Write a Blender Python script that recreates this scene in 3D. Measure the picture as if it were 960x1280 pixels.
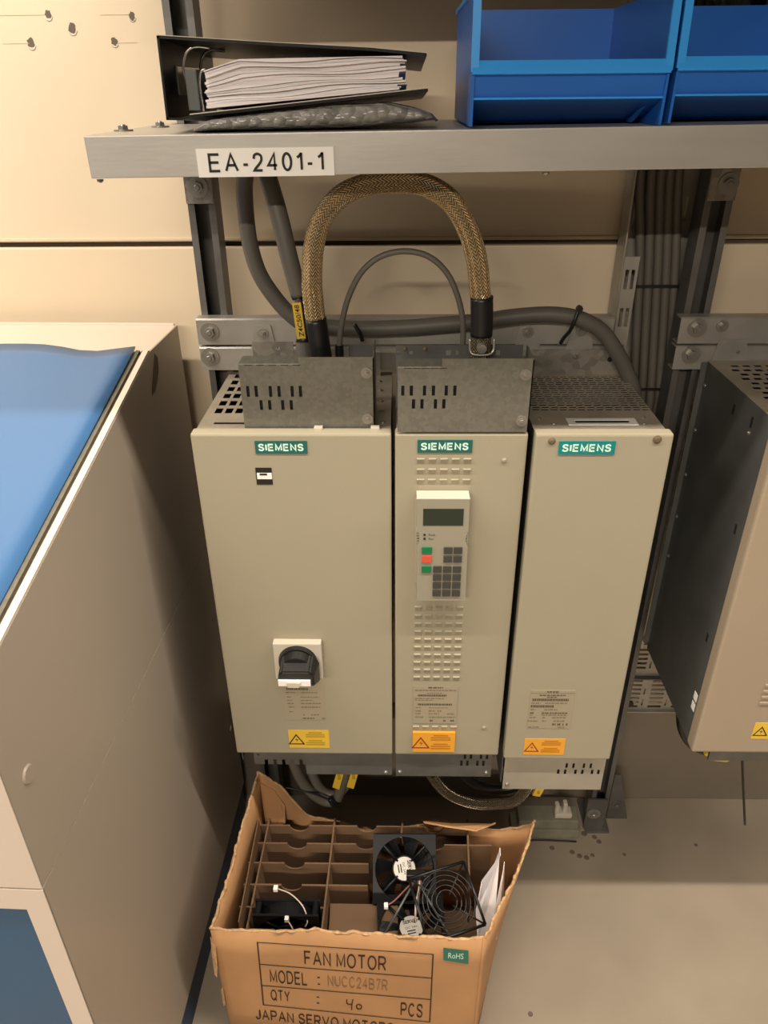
import bpy, bmesh, math, random
from mathutils import Vector, Matrix
random.seed(7)
SC = bpy.context.scene
for o in list(bpy.data.objects): bpy.data.objects.remove(o)
COL = SC.collection
R = math.radians
# ------------------------------------------------------------------ camera
cd = bpy.data.cameras.new('camera'); cam = bpy.data.objects.new('camera', cd); COL.objects.link(cam)
cd.sensor_fit = 'VERTICAL'; cd.sensor_height = 36.0; cd.lens = 934.2573/1280*36.0; cd.clip_start = .02
P, YW, RL = .5162, -.0233, .0093
F = Vector((math.sin(YW)*math.cos(P), math.cos(YW)*math.cos(P), -math.sin(P)))
Rt = Vector((math.cos(YW), -math.sin(YW), 0)); Dn = F.cross(Rt)
R2 = Rt*math.cos(RL)+Dn*math.sin(RL); D2 = -Rt*math.sin(RL)+Dn*math.cos(RL)
M = Matrix(((R2.x, -D2.x, -F.x), (R2.y, -D2.y, -F.y), (R2.z, -D2.z, -F.z))).to_4x4()
M.translation = Vector((.0107, -.9167, 1.5322)); cam.matrix_world = M
SC.camera = cam
# ------------------------------------------------------------------ world, lamps, exposure
SC.view_settings.view_transform = 'Standard'; SC.view_settings.look = 'None'
SC.view_settings.gamma = 1; SC.view_settings.use_curve_mapping = False
SC.view_settings.exposure = 0.0
w = bpy.data.worlds.new('hall'); SC.world = w; w.use_nodes = True
bg = w.node_tree.nodes['Background']; bg.inputs[0].default_value = (1, .87, .72, 1); bg.inputs[1].default_value = .035
def tube_lamp(x, y, z, length, power, width=.07):
    l = bpy.data.lights.new('ceiling_tube', 'AREA'); l.shape = 'RECTANGLE'; l.size = length; l.size_y = width
    l.energy = power; l.color = (1, .885, .74)
    o = bpy.data.objects.new('ceiling_tube', l); COL.objects.link(o); o.location = (x, y, z)
LA, LB, LC = 41, 2, .92
for x in (-6.9, -5.4, -3.85, -2.3, -.75, .8, 2.35): tube_lamp(x, -.62, 2.9, 1.45, LA, .05)
tube_lamp(1.5, -2.6, 2.9, 1.45, LB)
for x, p in ((-1.8, 125), (-.5, 150)): tube_lamp(x, -4.1, 2.9, 1.45, LC*p)
# ------------------------------------------------------------------ materials
MATS = {}
def mat(name, col, rough=.5, metal=0.0, var=.06, scale=6.0, bump=0.0, bscale=60.0, stretch=None, spec=.5, trans=0.0, coat=0.0, voro=0.0):
    if name in MATS: return MATS[name]
    m = bpy.data.materials.new(name); m.use_nodes = True; nt = m.node_tree; N = nt.nodes; Lk = nt.links
    b = N['Principled BSDF']; b.inputs['Roughness'].default_value = rough; b.inputs['Metallic'].default_value = metal
    b.inputs['Specular IOR Level'].default_value = spec
    if trans: b.inputs['Transmission Weight'].default_value = trans
    if coat: b.inputs['Coat Weight'].default_value = coat; b.inputs['Coat Roughness'].default_value = .25
    tc = N.new('ShaderNodeTexCoord'); mp = N.new('ShaderNodeMapping'); Lk.new(tc.outputs['Object'], mp.inputs[0])
    if stretch: mp.inputs['Scale'].default_value = stretch
    nz = N.new('ShaderNodeTexNoise'); nz.inputs['Scale'].default_value = scale; nz.inputs['Detail'].default_value = 5
    Lk.new(mp.outputs[0], nz.inputs['Vector'])
    fac = nz.outputs['Fac']
    if voro:
        vo = N.new('ShaderNodeTexVoronoi'); vo.inputs['Scale'].default_value = voro; Lk.new(mp.outputs[0], vo.inputs['Vector'])
        sp = N.new('ShaderNodeSeparateColor'); Lk.new(vo.outputs['Color'], sp.inputs[0])
        mx = N.new('ShaderNodeMath'); mx.operation = 'ADD'; Lk.new(nz.outputs['Fac'], mx.inputs[0]); Lk.new(sp.outputs[0], mx.inputs[1])
        hf = N.new('ShaderNodeMath'); hf.operation = 'MULTIPLY'; hf.inputs[1].default_value = .5; Lk.new(mx.outputs[0], hf.inputs[0]); fac = hf.outputs[0]
    cr = N.new('ShaderNodeValToRGB'); e = cr.color_ramp.elements
    e[0].position = .3; e[1].position = .7
    e[0].color = tuple(max(0, c*(1-var)) for c in col)+(1,); e[1].color = tuple(min(1, c*(1+var)) for c in col)+(1,)
    Lk.new(fac, cr.inputs[0]); Lk.new(cr.outputs[0], b.inputs['Base Color'])
    if bump:
        n2 = N.new('ShaderNodeTexNoise'); n2.inputs['Scale'].default_value = bscale; n2.inputs['Detail'].default_value = 4
        Lk.new(mp.outputs[0], n2.inputs['Vector'])
        bp = N.new('ShaderNodeBump'); bp.inputs['Strength'].default_value = bump; bp.inputs['Distance'].default_value = .01
        Lk.new(n2.outputs['Fac'], bp.inputs['Height']); Lk.new(bp.outputs[0], b.inputs['Normal'])
    MATS[name] = m; return m
M_wall = mat('wall_paint', (.74, .61, .44), .55, var=.03, scale=3, bump=.03, bscale=30)
M_scribe = mat('pencil_line', (.52, .40, .26), .7)
M_gap = mat('dark_joint', (.10, .075, .05), .9)
M_floor = mat('floor_coating', (.31, .257, .196), .38, var=.09, scale=5, bump=.03, bscale=25)
M_plinth = mat('plinth_paint', (.20, .165, .125), .5, var=.08)
M_stain = mat('floor_stain_dark', (.13, .10, .075), .7)
M_pebble = mat('pebble_grey_coat', (.345, .311, .226), .42, var=.02, bump=.06, bscale=500)
M_pebble4 = mat('pebble_warm_coat', (.36, .29, .21), .42, var=.02, bump=.06, bscale=500)
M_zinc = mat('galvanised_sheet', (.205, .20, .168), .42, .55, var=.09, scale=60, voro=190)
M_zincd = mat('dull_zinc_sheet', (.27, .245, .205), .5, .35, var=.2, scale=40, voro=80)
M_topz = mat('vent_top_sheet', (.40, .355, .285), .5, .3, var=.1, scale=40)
M_zincb = mat('bluish_zinc_sheet', (.16, .16, .15), .42, .5, var=.12, scale=30)
M_plainz = mat('plain_zinc_sheet', (.40, .37, .31), .45, .4, var=.06, scale=25)
M_body = mat('grey_body_steel', (.12, .125, .12), .45, .35, var=.12, scale=20)
M_shelf = mat('galvanised_shelf', (.55, .525, .485), .40, .5, var=.09, scale=9, stretch=(.6, 1, 3), bump=.02, bscale=90)
M_strut = mat('strut_steel', (.16, .155, .145), .45, .6, var=.25, scale=12)
M_rail = mat('rail_steel', (.40, .38, .345), .4, .45, var=.15, scale=15)
M_bolt = mat('bolt_zinc', (.34, .325, .29), .36, .7, var=.1)
M_black = mat('black_plastic', (.008, .008, .008), .38)
M_blackm = mat('black_matte', (.008, .008, .008), .8)
M_white = mat('white_plastic', (.56, .505, .42), .4)
M_kp = mat('keypad_case', (.30, .275, .21), .45, var=.02)
M_lcd = mat('lcd_glass', (.018, .028, .018), .18)
M_key = mat('dark_key', (.045, .045, .04), .5)
M_green = mat('green_key', (.0, .16, .055), .5)
M_red = mat('red_key', (.62, .085, .045), .5)
M_teal1 = mat('teal_badge_dark', (.012, .115, .095), .4)
M_teal2 = mat('teal_badge_bright', (.0, .22, .22), .4)
M_mint = mat('badge_letters', (.62, .90, .80), .5)
M_plate = mat('nameplate_foil', (.365, .32, .228), .4, .1, var=.04)
M_print = mat('faint_print', (.10, .082, .05), .6)
M_printf = mat('pale_print', (.205, .17, .112), .6)
M_yel = mat('warning_yellow', (.75, .49, .045), .5)
M_yelp = mat('yellow_print', (.46, .30, .02), .6)
M_ora = mat('warning_orange', (.78, .36, .03), .5)
M_orap = mat('orange_print', (.50, .20, .012), .6)
M_redp = mat('red_print', (.28, .03, .006), .6)
M_tape = mat('label_tape', (.90, .87, .82), .4, var=.01)
M_ink = mat('black_ink', (.01, .009, .008), .6)
M_cgrey = mat('grey_cable', (.125, .113, .095), .5, var=.08)
M_cdark = mat('dark_cable', (.07, .066, .058), .5, var=.1)
M_tray = mat('tray_zinc', (.38, .36, .31), .45, .4, var=.12, scale=20)
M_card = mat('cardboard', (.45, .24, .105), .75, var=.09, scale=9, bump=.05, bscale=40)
M_cardi = mat('cardboard_inner_shaded', (.165, .094, .048), .8, var=.08, scale=12)  # darker than the outer board, holds the shade inside the carton
M_cut = mat('cardboard_torn_edge', (.55, .34, .17), .85, var=.25, scale=120, bump=.4, bscale=250)
M_boxink = mat('box_ink', (.035, .013, .005), .7)
M_boxfaint = mat('box_faded_ink', (.27, .15, .075), .8)
M_rohs = mat('teal_sticker', (.02, .16, .11), .5)
M_fan = mat('fan_plastic', (.006, .0068, .008), .42, spec=.3)
M_fanlab = mat('fan_foil_label', (.60, .57, .52), .4)
M_wirew = mat('white_wire', (.62, .5, .45), .5)
M_wirer = mat('dark_red_wire', (.22, .07, .06), .5)
M_paper = mat('paper', (.78, .73, .74), .7, var=.02)
M_paperl = mat('paper_layers', (.86, .81, .82), .75, var=.12, scale=5, stretch=(1.2, 1, 260))
M_binder = mat('binder_black', (.006, .006, .0065), .36, spec=.3)
M_board = mat('binder_board_edge', (.62, .57, .48), .6)
M_chrome = mat('ring_chrome', (.6, .58, .55), .2, .9)
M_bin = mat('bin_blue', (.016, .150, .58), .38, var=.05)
M_binl = mat('bin_rim_lit', (.035, .36, 1.0), .35, var=.05)  # lighter than the bin blue, paints the light caught on the rims
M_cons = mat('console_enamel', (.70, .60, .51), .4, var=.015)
M_consshade = mat('console_enamel_shaded', (.41, .35, .285), .36, var=.03, scale=2)  # same enamel as the front, darkened to paint the side's shade
M_cblue = mat('console_blue_sheet', (.06, .17, .38), .27, .1, var=.04, scale=1.5, coat=.6)
M_cdoor = mat('console_blue_door', (.018, .09, .20), .4, var=.04)
M_cblued = mat('console_blue_edge', (.012, .04, .10), .5)
M_rust = mat('bare_primer', (.13, .095, .05), .7, var=.2, scale=60)
M_wood = mat('packing_block', (.22, .21, .15), .8, var=.2, scale=30)
def mat_bubble():
    m = mat('bubble_wrap', (.235, .225, .205), .25, var=.4, scale=60, spec=.8); nt = m.node_tree
    b = nt.nodes['Principled BSDF']; vo = nt.nodes.new('ShaderNodeTexVoronoi'); vo.inputs['Scale'].default_value = 95
    tc = nt.nodes['Texture Coordinate']; nt.links.new(tc.outputs['Object'], vo.inputs['Vector'])
    bp = nt.nodes.new('ShaderNodeBump'); bp.inputs['Strength'].default_value = .5; bp.inputs['Distance'].default_value = .008; bp.invert = True
    nt.links.new(vo.outputs['Distance'], bp.inputs['Height']); nt.links.new(bp.outputs[0], b.inputs['Normal']); return m
M_bubble = mat_bubble()
def mat_braid(name, light, dark):
    m = bpy.data.materials.new(name); m.use_nodes = True; nt = m.node_tree; N = nt.nodes; Lk = nt.links; b = N['Principled BSDF']
    b.inputs['Roughness'].default_value = .27; b.inputs['Metallic'].default_value = .55
    uv = N.new('ShaderNodeUVMap'); uv.uv_map = 'UVMap'; sp = N.new('ShaderNodeSeparateXYZ'); Lk.new(uv.outputs[0], sp.inputs[0])
    def mth(op, a, b_, c=None):
        n = N.new('ShaderNodeMath'); n.operation = op
        for i, v in enumerate((a, b_)):
            if isinstance(v, (int, float)): n.inputs[i].default_value = v
            else: Lk.new(v, n.inputs[i])
        return n.outputs[0]
    u = mth('MULTIPLY', sp.outputs[0], 20.0); v = mth('MULTIPLY', sp.outputs[1], 215.0)
    # herring-bone: strands of one direction on even columns, of the other on odd ones
    fu = mth('PINGPONG', u, 1.0); s = mth('ADD', mth('MULTIPLY', fu, 1.3), v); st = mth('PINGPONG', s, 0.5)
    gap = mth('MULTIPLY', st, 2.0)
    cr = N.new('ShaderNodeValToRGB'); e = cr.color_ramp.elements; e[0].position = .15; e[0].color = dark+(1,); e[1].position = .75; e[1].color = light+(1,)
    nz = N.new('ShaderNodeTexNoise'); nz.inputs['Scale'].default_value = 160; tc = N.new('ShaderNodeTexCoord'); Lk.new(tc.outputs['Object'], nz.inputs['Vector'])
    gg = mth('MULTIPLY', gap, mth('ADD', mth('MULTIPLY', nz.outputs['Fac'], 1.4), .3))
    Lk.new(gg, cr.inputs[0]); Lk.new(cr.outputs[0], b.inputs['Base Color'])
    bp = N.new('ShaderNodeBump'); bp.inputs['Strength'].default_value = .7; bp.inputs['Distance'].default_value = .004
    Lk.new(gap, bp.inputs['Height']); Lk.new(bp.outputs[0], b.inputs['Normal'])
    MATS[name] = m; return m
M_braid = mat_braid('brass_braid', (.98, .76, .44), (.27, .155, .06))
M_braid2 = mat_braid('dull_braid', (.34, .28, .19), (.09, .07, .045))
# ------------------------------------------------------------------ mesh helpers
ORG = {}
class B:
    def __init__(s): s.bm = bmesh.new(); s.uv = None
    def box(s, x0, y0, z0, x1, y1, z1, bev=0.0, seg=2):
        t = bmesh.new(); bmesh.ops.create_cube(t, size=1)
        for v in t.verts: v.co = Vector((x0+(x1-x0)*(v.co.x+.5), y0+(y1-y0)*(v.co.y+.5), z0+(z1-z0)*(v.co.z+.5)))
        if bev: bmesh.ops.bevel(t, geom=t.edges[:], offset=bev, segments=seg, affect='EDGES', profile=.6)
        s.add(t); return s
    def add(s, t, mtx=None):
        mp = {}
        for v in t.verts: mp[v] = s.bm.verts.new(mtx @ v.co if mtx else v.co)
        for f in t.faces:
            try: s.bm.faces.new([mp[v] for v in f.verts])
            except ValueError: pass
        t.free(); return s
    def poly(s, pts):
        return s.bm.faces.new([s.bm.verts.new(p) for p in pts])
    def prism(s, pts, d):                                   # closed prism from a planar polygon pts (3-D) along vector d
        d = Vector(d); a = [s.bm.verts.new(p) for p in pts]; b = [s.bm.verts.new(Vector(p)+d) for p in pts]; n = len(pts)
        s.bm.faces.new(a[::-1]); s.bm.faces.new(b)
        for i in range(n): s.bm.faces.new((a[i], a[(i+1) % n], b[(i+1) % n], b[i]))
        return s
    def cyl(s, p0, p1, r0, r1=None, n=16):
        p0, p1 = Vector(p0), Vector(p1); d = (p1-p0).normalized(); r1 = r0 if r1 is None else r1
        a = d.orthogonal().normalized(); b = d.cross(a)
        A = [s.bm.verts.new(p0+(a*math.cos(t)+b*math.sin(t))*r0) for t in [2*math.pi*i/n for i in range(n)]]
        C = [s.bm.verts.new(p1+(a*math.cos(t)+b*math.sin(t))*r1) for t in [2*math.pi*i/n for i in range(n)]]
        s.bm.faces.new(A[::-1]); s.bm.faces.new(C)
        for i in range(n): s.bm.faces.new((A[i], A[(i+1) % n], C[(i+1) % n], C[i]))
        return s
    def tube(s, pts, r, n=10, sub=6, cap=True):
        pts = smooth(pts, sub); m = len(pts); s.uv = s.uv or s.bm.loops.layers.uv.new('UVMap')
        rs = r if callable(r) else (lambda t: r)
        rings = []; nrm = None; dist = [0.0]
        for i in range(1, m): dist.append(dist[-1]+(pts[i]-pts[i-1]).length)
        for i, p in enumerate(pts):
            t = (pts[min(i+1, m-1)]-pts[max(i-1, 0)]).normalized()
            if nrm is None: nrm = t.orthogonal().normalized()
            nrm = (nrm-t*nrm.dot(t)).normalized(); bn = t.cross(nrm); rr = rs(i/(m-1))
            rings.append([s.bm.verts.new(p+(nrm*math.cos(2*math.pi*k/n)+bn*math.sin(2*math.pi*k/n))*rr) for k in range(n)])
        for i in range(m-1):
            for k in range(n):
                f = s.bm.faces.new((rings[i][k], rings[i][(k+1) % n], rings[i+1][(k+1) % n], rings[i+1][k])); f.smooth = True
                for lp, (uu, vv) in zip(f.loops, ((k/n, dist[i]), ((k+1)/n, dist[i]), ((k+1)/n, dist[i+1]), (k/n, dist[i+1]))): lp[s.uv].uv = (uu, vv)
        if cap: s.bm.faces.new(rings[0][::-1]); s.bm.faces.new(rings[-1])
        return s
    def holes(s, O, U, V, w, h, holes, th):                 # a sheet w x h with rectangular holes (u0,v0,u1,v1), thickness th along UxV
        O, U, V = Vector(O), Vector(U), Vector(V); N = U.cross(V)*th
        us = sorted({0.0, w} | {round(c, 5) for q in holes for c in (q[0], q[2]) if 0 < c < w})
        vs = sorted({0.0, h} | {round(c, 5) for q in holes for c in (q[1], q[3]) if 0 < c < h})
        def solid(i, j):
            if i < 0 or j < 0 or i >= len(us)-1 or j >= len(vs)-1: return False
            cu, cv = (us[i]+us[i+1])/2, (vs[j]+vs[j+1])/2
            return not any(q[0]-1e-6 < cu < q[2]+1e-6 and q[1]-1e-6 < cv < q[3]+1e-6 for q in holes)
        vt = {}
        def g(i, j, k):
            if (i, j, k) not in vt: vt[(i, j, k)] = s.bm.verts.new(O+U*us[i]+V*vs[j]+N*k)
            return vt[(i, j, k)]
        for i in range(len(us)-1):
            for j in range(len(vs)-1):
                if not solid(i, j): continue
                s.bm.faces.new((g(i, j, 1), g(i+1, j, 1), g(i+1, j+1, 1), g(i, j+1, 1)))
                s.bm.faces.new((g(i, j, 0), g(i, j+1, 0), g(i+1, j+1, 0), g(i+1, j, 0)))
                if not solid(i-1, j): s.bm.faces.new((g(i, j, 0), g(i, j, 1), g(i, j+1, 1), g(i, j+1, 0)))
                if not solid(i+1, j): s.bm.faces.new((g(i+1, j, 0), g(i+1, j+1, 0), g(i+1, j+1, 1), g(i+1, j, 1)))
                if not solid(i, j-1): s.bm.faces.new((g(i, j, 0), g(i+1, j, 0), g(i+1, j, 1), g(i, j, 1)))
                if not solid(i, j+1): s.bm.faces.new((g(i, j+1, 0), g(i, j+1, 1), g(i+1, j+1, 1), g(i+1, j+1, 0)))
        return s
    def build(s, name, m, parent=None, recalc=True, smooth=False):
        if recalc: bmesh.ops.recalc_face_normals(s.bm, faces=s.bm.faces[:])
        off = ORG.get(parent.name, Vector()) if parent else Vector()
        if off.length: bmesh.ops.translate(s.bm, verts=s.bm.verts[:], vec=-off)
        if smooth:
            for f in s.bm.faces: f.smooth = True
        me = bpy.data.meshes.new(name); s.bm.to_mesh(me); s.bm.free(); me.materials.append(m)
        o = bpy.data.objects.new(name, me); COL.objects.link(o)
        if parent: o.parent = parent; ORG[o.name] = off
        else: ORG[o.name] = Vector()
        return o
def smooth(pts, sub):
    P_ = [Vector(p) for p in pts]
    if sub <= 1 or len(P_) < 3: return P_
    out = []
    for i in range(len(P_)-1):
        p0 = P_[i-1] if i else P_[0]*2-P_[1]; p1, p2 = P_[i], P_[i+1]; p3 = P_[i+2] if i+2 < len(P_) else P_[-1]*2-P_[-2]
        for k in range(sub):
            t = k/sub; out.append(.5*((2*p1)+(-p0+p2)*t+(2*p0-5*p1+4*p2-p3)*t*t+(-p0+3*p1-3*p2+p3)*t**3))
    out.append(P_[-1]); return out
def thing(name, label, cat, loc=(0, 0, 0), group=None):
    o = bpy.data.objects.new(name, None); COL.objects.link(o); o.location = loc; o.empty_display_size = .05
    o['label'] = label; o['category'] = cat
    if group: o['group'] = group
    ORG[o.name] = Vector(loc); return o
def tag(o, label, cat, group=None):
    o['label'] = label; o['category'] = cat
    if group: o['group'] = group
    return o
def text_geo(body, bold=0.0, shear=0.0):
    c = bpy.data.curves.new('t', 'FONT'); c.body = body; c.size = 1; c.offset = bold; c.shear = shear; c.resolution_u = 3; c.fill_mode = 'FRONT'
    o = bpy.data.objects.new('t', c); COL.objects.link(o)
    dg = bpy.context.evaluated_depsgraph_get(); dg.update(); me = bpy.data.meshes.new_from_object(o.evaluated_get(dg))
    vs = [(v.co.x, v.co.y) for v in me.vertices]; fs = [tuple(p.vertices) for p in me.polygons]
    bpy.data.objects.remove(o); bpy.data.curves.remove(c); bpy.data.meshes.remove(me)
    x0 = min(v[0] for v in vs); x1 = max(v[0] for v in vs); y0 = min(v[1] for v in vs); y1 = max(v[1] for v in vs)
    return [((a-x0)/(x1-x0), (b-y0)/(y1-y0)) for a, b in vs], fs
def text(b, body, fn, bold=0.0, shear=0.0):                 # fn maps (0..1, 0..1) to a point
    vs, fs = text_geo(body, bold, shear); V = [b.bm.verts.new(fn(*v)) for v in vs]
    for f in fs:
        try: b.bm.faces.new([V[i] for i in f])
        except ValueError: pass
def _arc(cx, cy, rx, ry, a0, a1, n=10): return [(cx+rx*math.cos(R(a0+(a1-a0)*i/n)), cy+ry*math.sin(R(a0+(a1-a0)*i/n))) for i in range(n+1)]
def _cm(pts, k=5): return [(v.x, v.y) for v in smooth([(x, y, 0) for x, y in pts], k)]
_S = _cm([(.97, .76), (.84, .95), (.5, 1), (.16, .93), (.04, .755), (.17, .60), (.5, .525), (.84, .43), (.98, .25), (.84, .06), (.5, 0), (.14, .06), (0, .25)])
_P = [(0, 0), (0, 1), (.62, 1)]+_arc(.62, .73, .38, .27, 90, -90)[1:]+[(0, .46)]
GL = {'E': (.56, [[(1, 1), (0, 1), (0, 0), (1, 0)], [(0, .52), (.92, .52)]]), 'A': (.66, [[(0, 0), (.5, 1), (1, 0)], [(.18, .34), (.82, .34)]]), 'F': (.52, [[(1, 1), (0, 1), (0, 0)], [(0, .51), (.85, .51)]]),
  'I': (0, [[(0, 0), (0, 1)]]), 'L': (.5, [[(0, 1), (0, 0), (1, 0)]]), 'T': (.62, [[(0, 1), (1, 1)], [(.5, 1), (.5, 0)]]), 'M': (.68, [[(0, 0), (0, 1), (.5, .12), (1, 1), (1, 0)]]), 'N': (.58, [[(0, 0), (0, 1), (1, 0), (1, 1)]]),
  'S': (.56, [_S]), 'O': (.70, [_arc(.5, .5, .5, .5, 90, 450, 28)]), 'Q': (.70, [_arc(.5, .5, .5, .5, 90, 450, 28), [(.62, .22), (1.02, -.06)]]), 'C': (.64, [_arc(.5, .5, .5, .5, 40, 320, 22)]),
  'G': (.66, [_arc(.5, .5, .5, .5, 40, 345, 22)+[(1, .45), (.6, .45)]]), 'D': (.62, [[(0, 0), (0, 1), (.4, 1)]+_arc(.45, .5, .55, .5, 85, -85, 14)+[(.4, 0), (0, 0)]]), 'P': (.56, [_P]), 'R': (.58, [_P, [(.55, .46), (1.02, 0)]]),
  'B': (.56, [[(0, 0), (0, 1), (.6, 1)]+_arc(.6, .76, .34, .24, 90, -90)[1:]+[(0, .52)], [(.5, .52)]+_arc(.62, .26, .38, .26, 90, -90)+[(0, 0)]]), 'J': (.42, [[(1, 1), (1, .28)]+_arc(.5, .28, .5, .28, 0, -170, 12)]), 'U': (.58, [[(0, 1), (0, .32)]+_arc(.5, .32, .5, .32, 180, 360, 14)+[(1, 1)]]),
  'V': (.64, [[(0, 1), (.5, 0), (1, 1)]]), 'Y': (.62, [[(0, 1), (.5, .45), (1, 1)], [(.5, .45), (.5, 0)]]), ':': (0, [[(0, 0), (0, .13)], [(0, .87), (0, 1)]]), '-': (.26, [[(0, .36), (1, .36)]]), '(': (.2, [_arc(1.6, .45, 1.6, .68, 140, 220, 8)]),
  '0': (.46, [_arc(.5, .5, .5, .5, 90, 450, 26)]), '1': (.24, [[(0, .74), (.55, .83), (1, 1)], [(1, 1.03), (1, 0)]]), '2': (.46, [_cm([(.02, .70), (.12, .91), (.5, 1), (.88, .91), (.97, .72), (.86, .52), (.45, .27), (.12, .10)])+[(0, 0), (1, 0)]]),
  '4': (.50, [[(.74, 0), (.74, 1), (0, .30), (1, .30)]]), '7': (.46, [[(0, 1), (1, 1), (.62, .5), (.36, 0)]]), ' ': (.22, [])}
def stext(b, body, fn, wt=.13, gap=.26):
    """upright sans-serif capitals drawn as mitred strokes; fn maps the 0..1 box of the word to points"""
    x = 0; quads = []
    for ch in body:
        w_, st = GL[ch]
        if ch == ' ': x += .36; continue
        for pl in st:
            pts = [Vector((x+wt/2+px*w_, wt/2+py*(1-wt))) for px, py in pl]; n = len(pts); L_, R_ = [], []; closed = (pts[0]-pts[-1]).length < 1e-5
            for i in range(n):
                if closed: d0 = pts[i]-pts[i-1] if i else pts[0]-pts[-2]; d1 = pts[i+1]-pts[i] if i < n-1 else pts[1]-pts[0]
                else: d0 = pts[i]-pts[i-1] if i else pts[1]-pts[0]; d1 = pts[i+1]-pts[i] if i < n-1 else pts[-1]-pts[-2]
                d0 = d0.normalized(); d1 = d1.normalized(); n0 = Vector((-d0.y, d0.x)); n1 = Vector((-d1.y, d1.x)); m_ = n0+n1
                m_ = n1 if m_.length < 1e-4 else m_.normalized(); k = min(1.9, 1/max(.3, m_.dot(n1))); e = Vector((0, 0))
                L_.append(pts[i]+m_*wt/2*k); R_.append(pts[i]-m_*wt/2*k)
            for i in range(n-1): quads.append((L_[i], L_[i+1], R_[i+1], R_[i]))
        x += w_+wt+gap*.62
    W_ = x-gap*.62
    for q in quads:
        try: b.bm.faces.new([b.bm.verts.new(fn(p.x/W_, p.y)) for p in q])
        except ValueError: pass
def rect_fn(x0, z0, x1, z1, y): return lambda u, v: (x0+(x1-x0)*u, y, z0+(z1-z0)*v)
def hexbolt(p, d, r, h, parent, washer=True, name='bolt', m=None):
    p, d = Vector(p), Vector(d).normalized(); b = B()
    if washer: b.cyl(p, p+d*.0018, r*1.75, n=20)
    b.cyl(p+d*.0017, p+d*h, r, r*.93, n=6); b.cyl(p+d*h*.98, p+d*(h+.0012), r*.55, r*.4, n=12)
    return b.build(name, m or M_bolt, parent)
def screw(p, d, r, parent, m=None, name='screw'):
    p, d = Vector(p), Vector(d).normalized(); b = B(); b.cyl(p, p+d*.0012, r, r*.95, n=14); b.cyl(p+d*.0012, p+d*.0025, r*.9, r*.5, n=14)
    return b.build(name, m or M_bolt, parent)
def slots(u0, v0, nu, nv, pu, pv, wu, wv, stag=0.0):
    return [(u0+i*pu+(stag if j % 2 else 0), v0+j*pv, u0+i*pu+(stag if j % 2 else 0)+wu, v0+j*pv+wv) for i in range(nu) for j in range(nv)]
# ------------------------------------------------------------------ setting
fl = B().box(-3, -6, -.05, 3.5, .5, 0).build('floor', M_floor); fl['kind'] = 'structure'
for i, (x, y, r) in enumerate([(.366, .21, .006), (.448, .249, .007), (.47, .24, .006), (.478, .228, .006), (.528, .195, .004), (.41, .20, .006), (.425, .19, .006), (.44, .186, .006), (.455, .192, .005), (.262, -.148, .005), (.70, .222, .004)]):
    B().cyl((x, y, 0), (x, y, .0015), r, r*.8, n=9).build('stain', M_stain, fl)
wl = B().box(-3, .372, 0, 3.5, .45, 3.2).build('wall_back', M_gap); wl['kind'] = 'structure'
for x0 in (-3, -1.45, 1.65):
    pass
B().box(-3, .36, 1.3155, 3.5, .3722, 3.2, .002).build('wall_panel', M_wall, wl)
B().box(-3, .36, .30, 3.5, .3722, 1.3075, .003).build('wall_panel', M_wall, wl)
B().box(-3, .3575, 1.318, 3.5, .3605, 1.3215).build('wall_bead', M_wall, wl)
for (x, z, r) in [(-.4949, 1.6278, .0050), (-.5278, 1.5930, .0055), (-.4638, 1.6111, .0060), (-.4052, 1.5939, .0045), (-.3740, 1.6247, .0042)]:
    b = B(); n = 14; ring = []
    for k in range(n):
        t = 2*math.pi*k/n; rr = r*(1+.25*random.uniform(-1, 1)); ring.append((x+rr*math.cos(t), .3597, z+rr*1.15*math.sin(t)))
    b.poly(ring); b.build('drill_hole', M_stain, wl)
    b = B(); b.tube([(x+r*1.1*math.cos(t), .3598, z-.0012+r*1.3*math.sin(t)) for t in [R(200)+R(150)*k/6 for k in range(7)]], .0008, n=5, sub=1); b.build('hole_chip', M_board, wl)
for (x0, x1, z) in [(-.36-.06, -.378, 1.6262), (-.401, -.372, 1.592), (-.585, -.5, 1.627), (-.57, -.53, 1.5925)]:
    B().box(x0, .3596, z, x1, .3602, z+.0004).build('scribe_line', M_scribe, wl)
bs = B().box(-3, .352, 0, 3.5, .3605, .305, .003).build('baseboard_back', M_plinth); bs['kind'] = 'structure'
# ------------------------------------------------------------------ upright struts and rails
def strut(x, label, z1=2.55, gus=False):
    t = thing('steel_upright', label, 'post', (x, .29, 0), 'slotted steel uprights carrying the shelves')
    a, y0, y1, th, lip = .0205, .27, .311, .0028, .010
    pr = [(x-a, y0), (x-a+lip, y0), (x-a+lip, y0+.003), (x-a+th, y0+.003), (x-a+th, y1-th), (x+a-th, y1-th), (x+a-th, y0+.003), (x+a-lip, y0+.003), (x+a-lip, y0), (x+a, y0), (x+a, y1), (x-a, y1)]
    B().prism([(p[0], p[1], 0.004) for p in pr], (0, 0, z1)).build('channel', M_strut, t)
    B().box(x-.028, .25, 0, x+.028, .345, .006, .001).build('foot_plate', M_strut, t)
    B().box(x-.0205, .2635, 1.385, x+.0205, .2695, 1.43, .001).build('shelf_cleat', M_zincd, t)
    hexbolt((x+(.0 if x < 0 else .006), .2635, 1.408), (0, -1, 0), .0085, .007, t)
    if gus:
        B().prism([(x+.031, .292, .0), (x+.081, .292, 0), (x+.045, .292, .15), (x+.031, .292, .15)], (0, .006, 0)).build('gusset', M_strut, t)
        B().box(x-.03, .262, .0, x+.015, .268, .10, .001).build('base_bracket', M_strut, t)
        hexbolt((x-.012, .262, .055), (0, -1, 0), .009, .008, t); hexbolt((x+.05, .292, .05), (0, -1, 0), .007, .006, t, m=M_strut)
    return t
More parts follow.
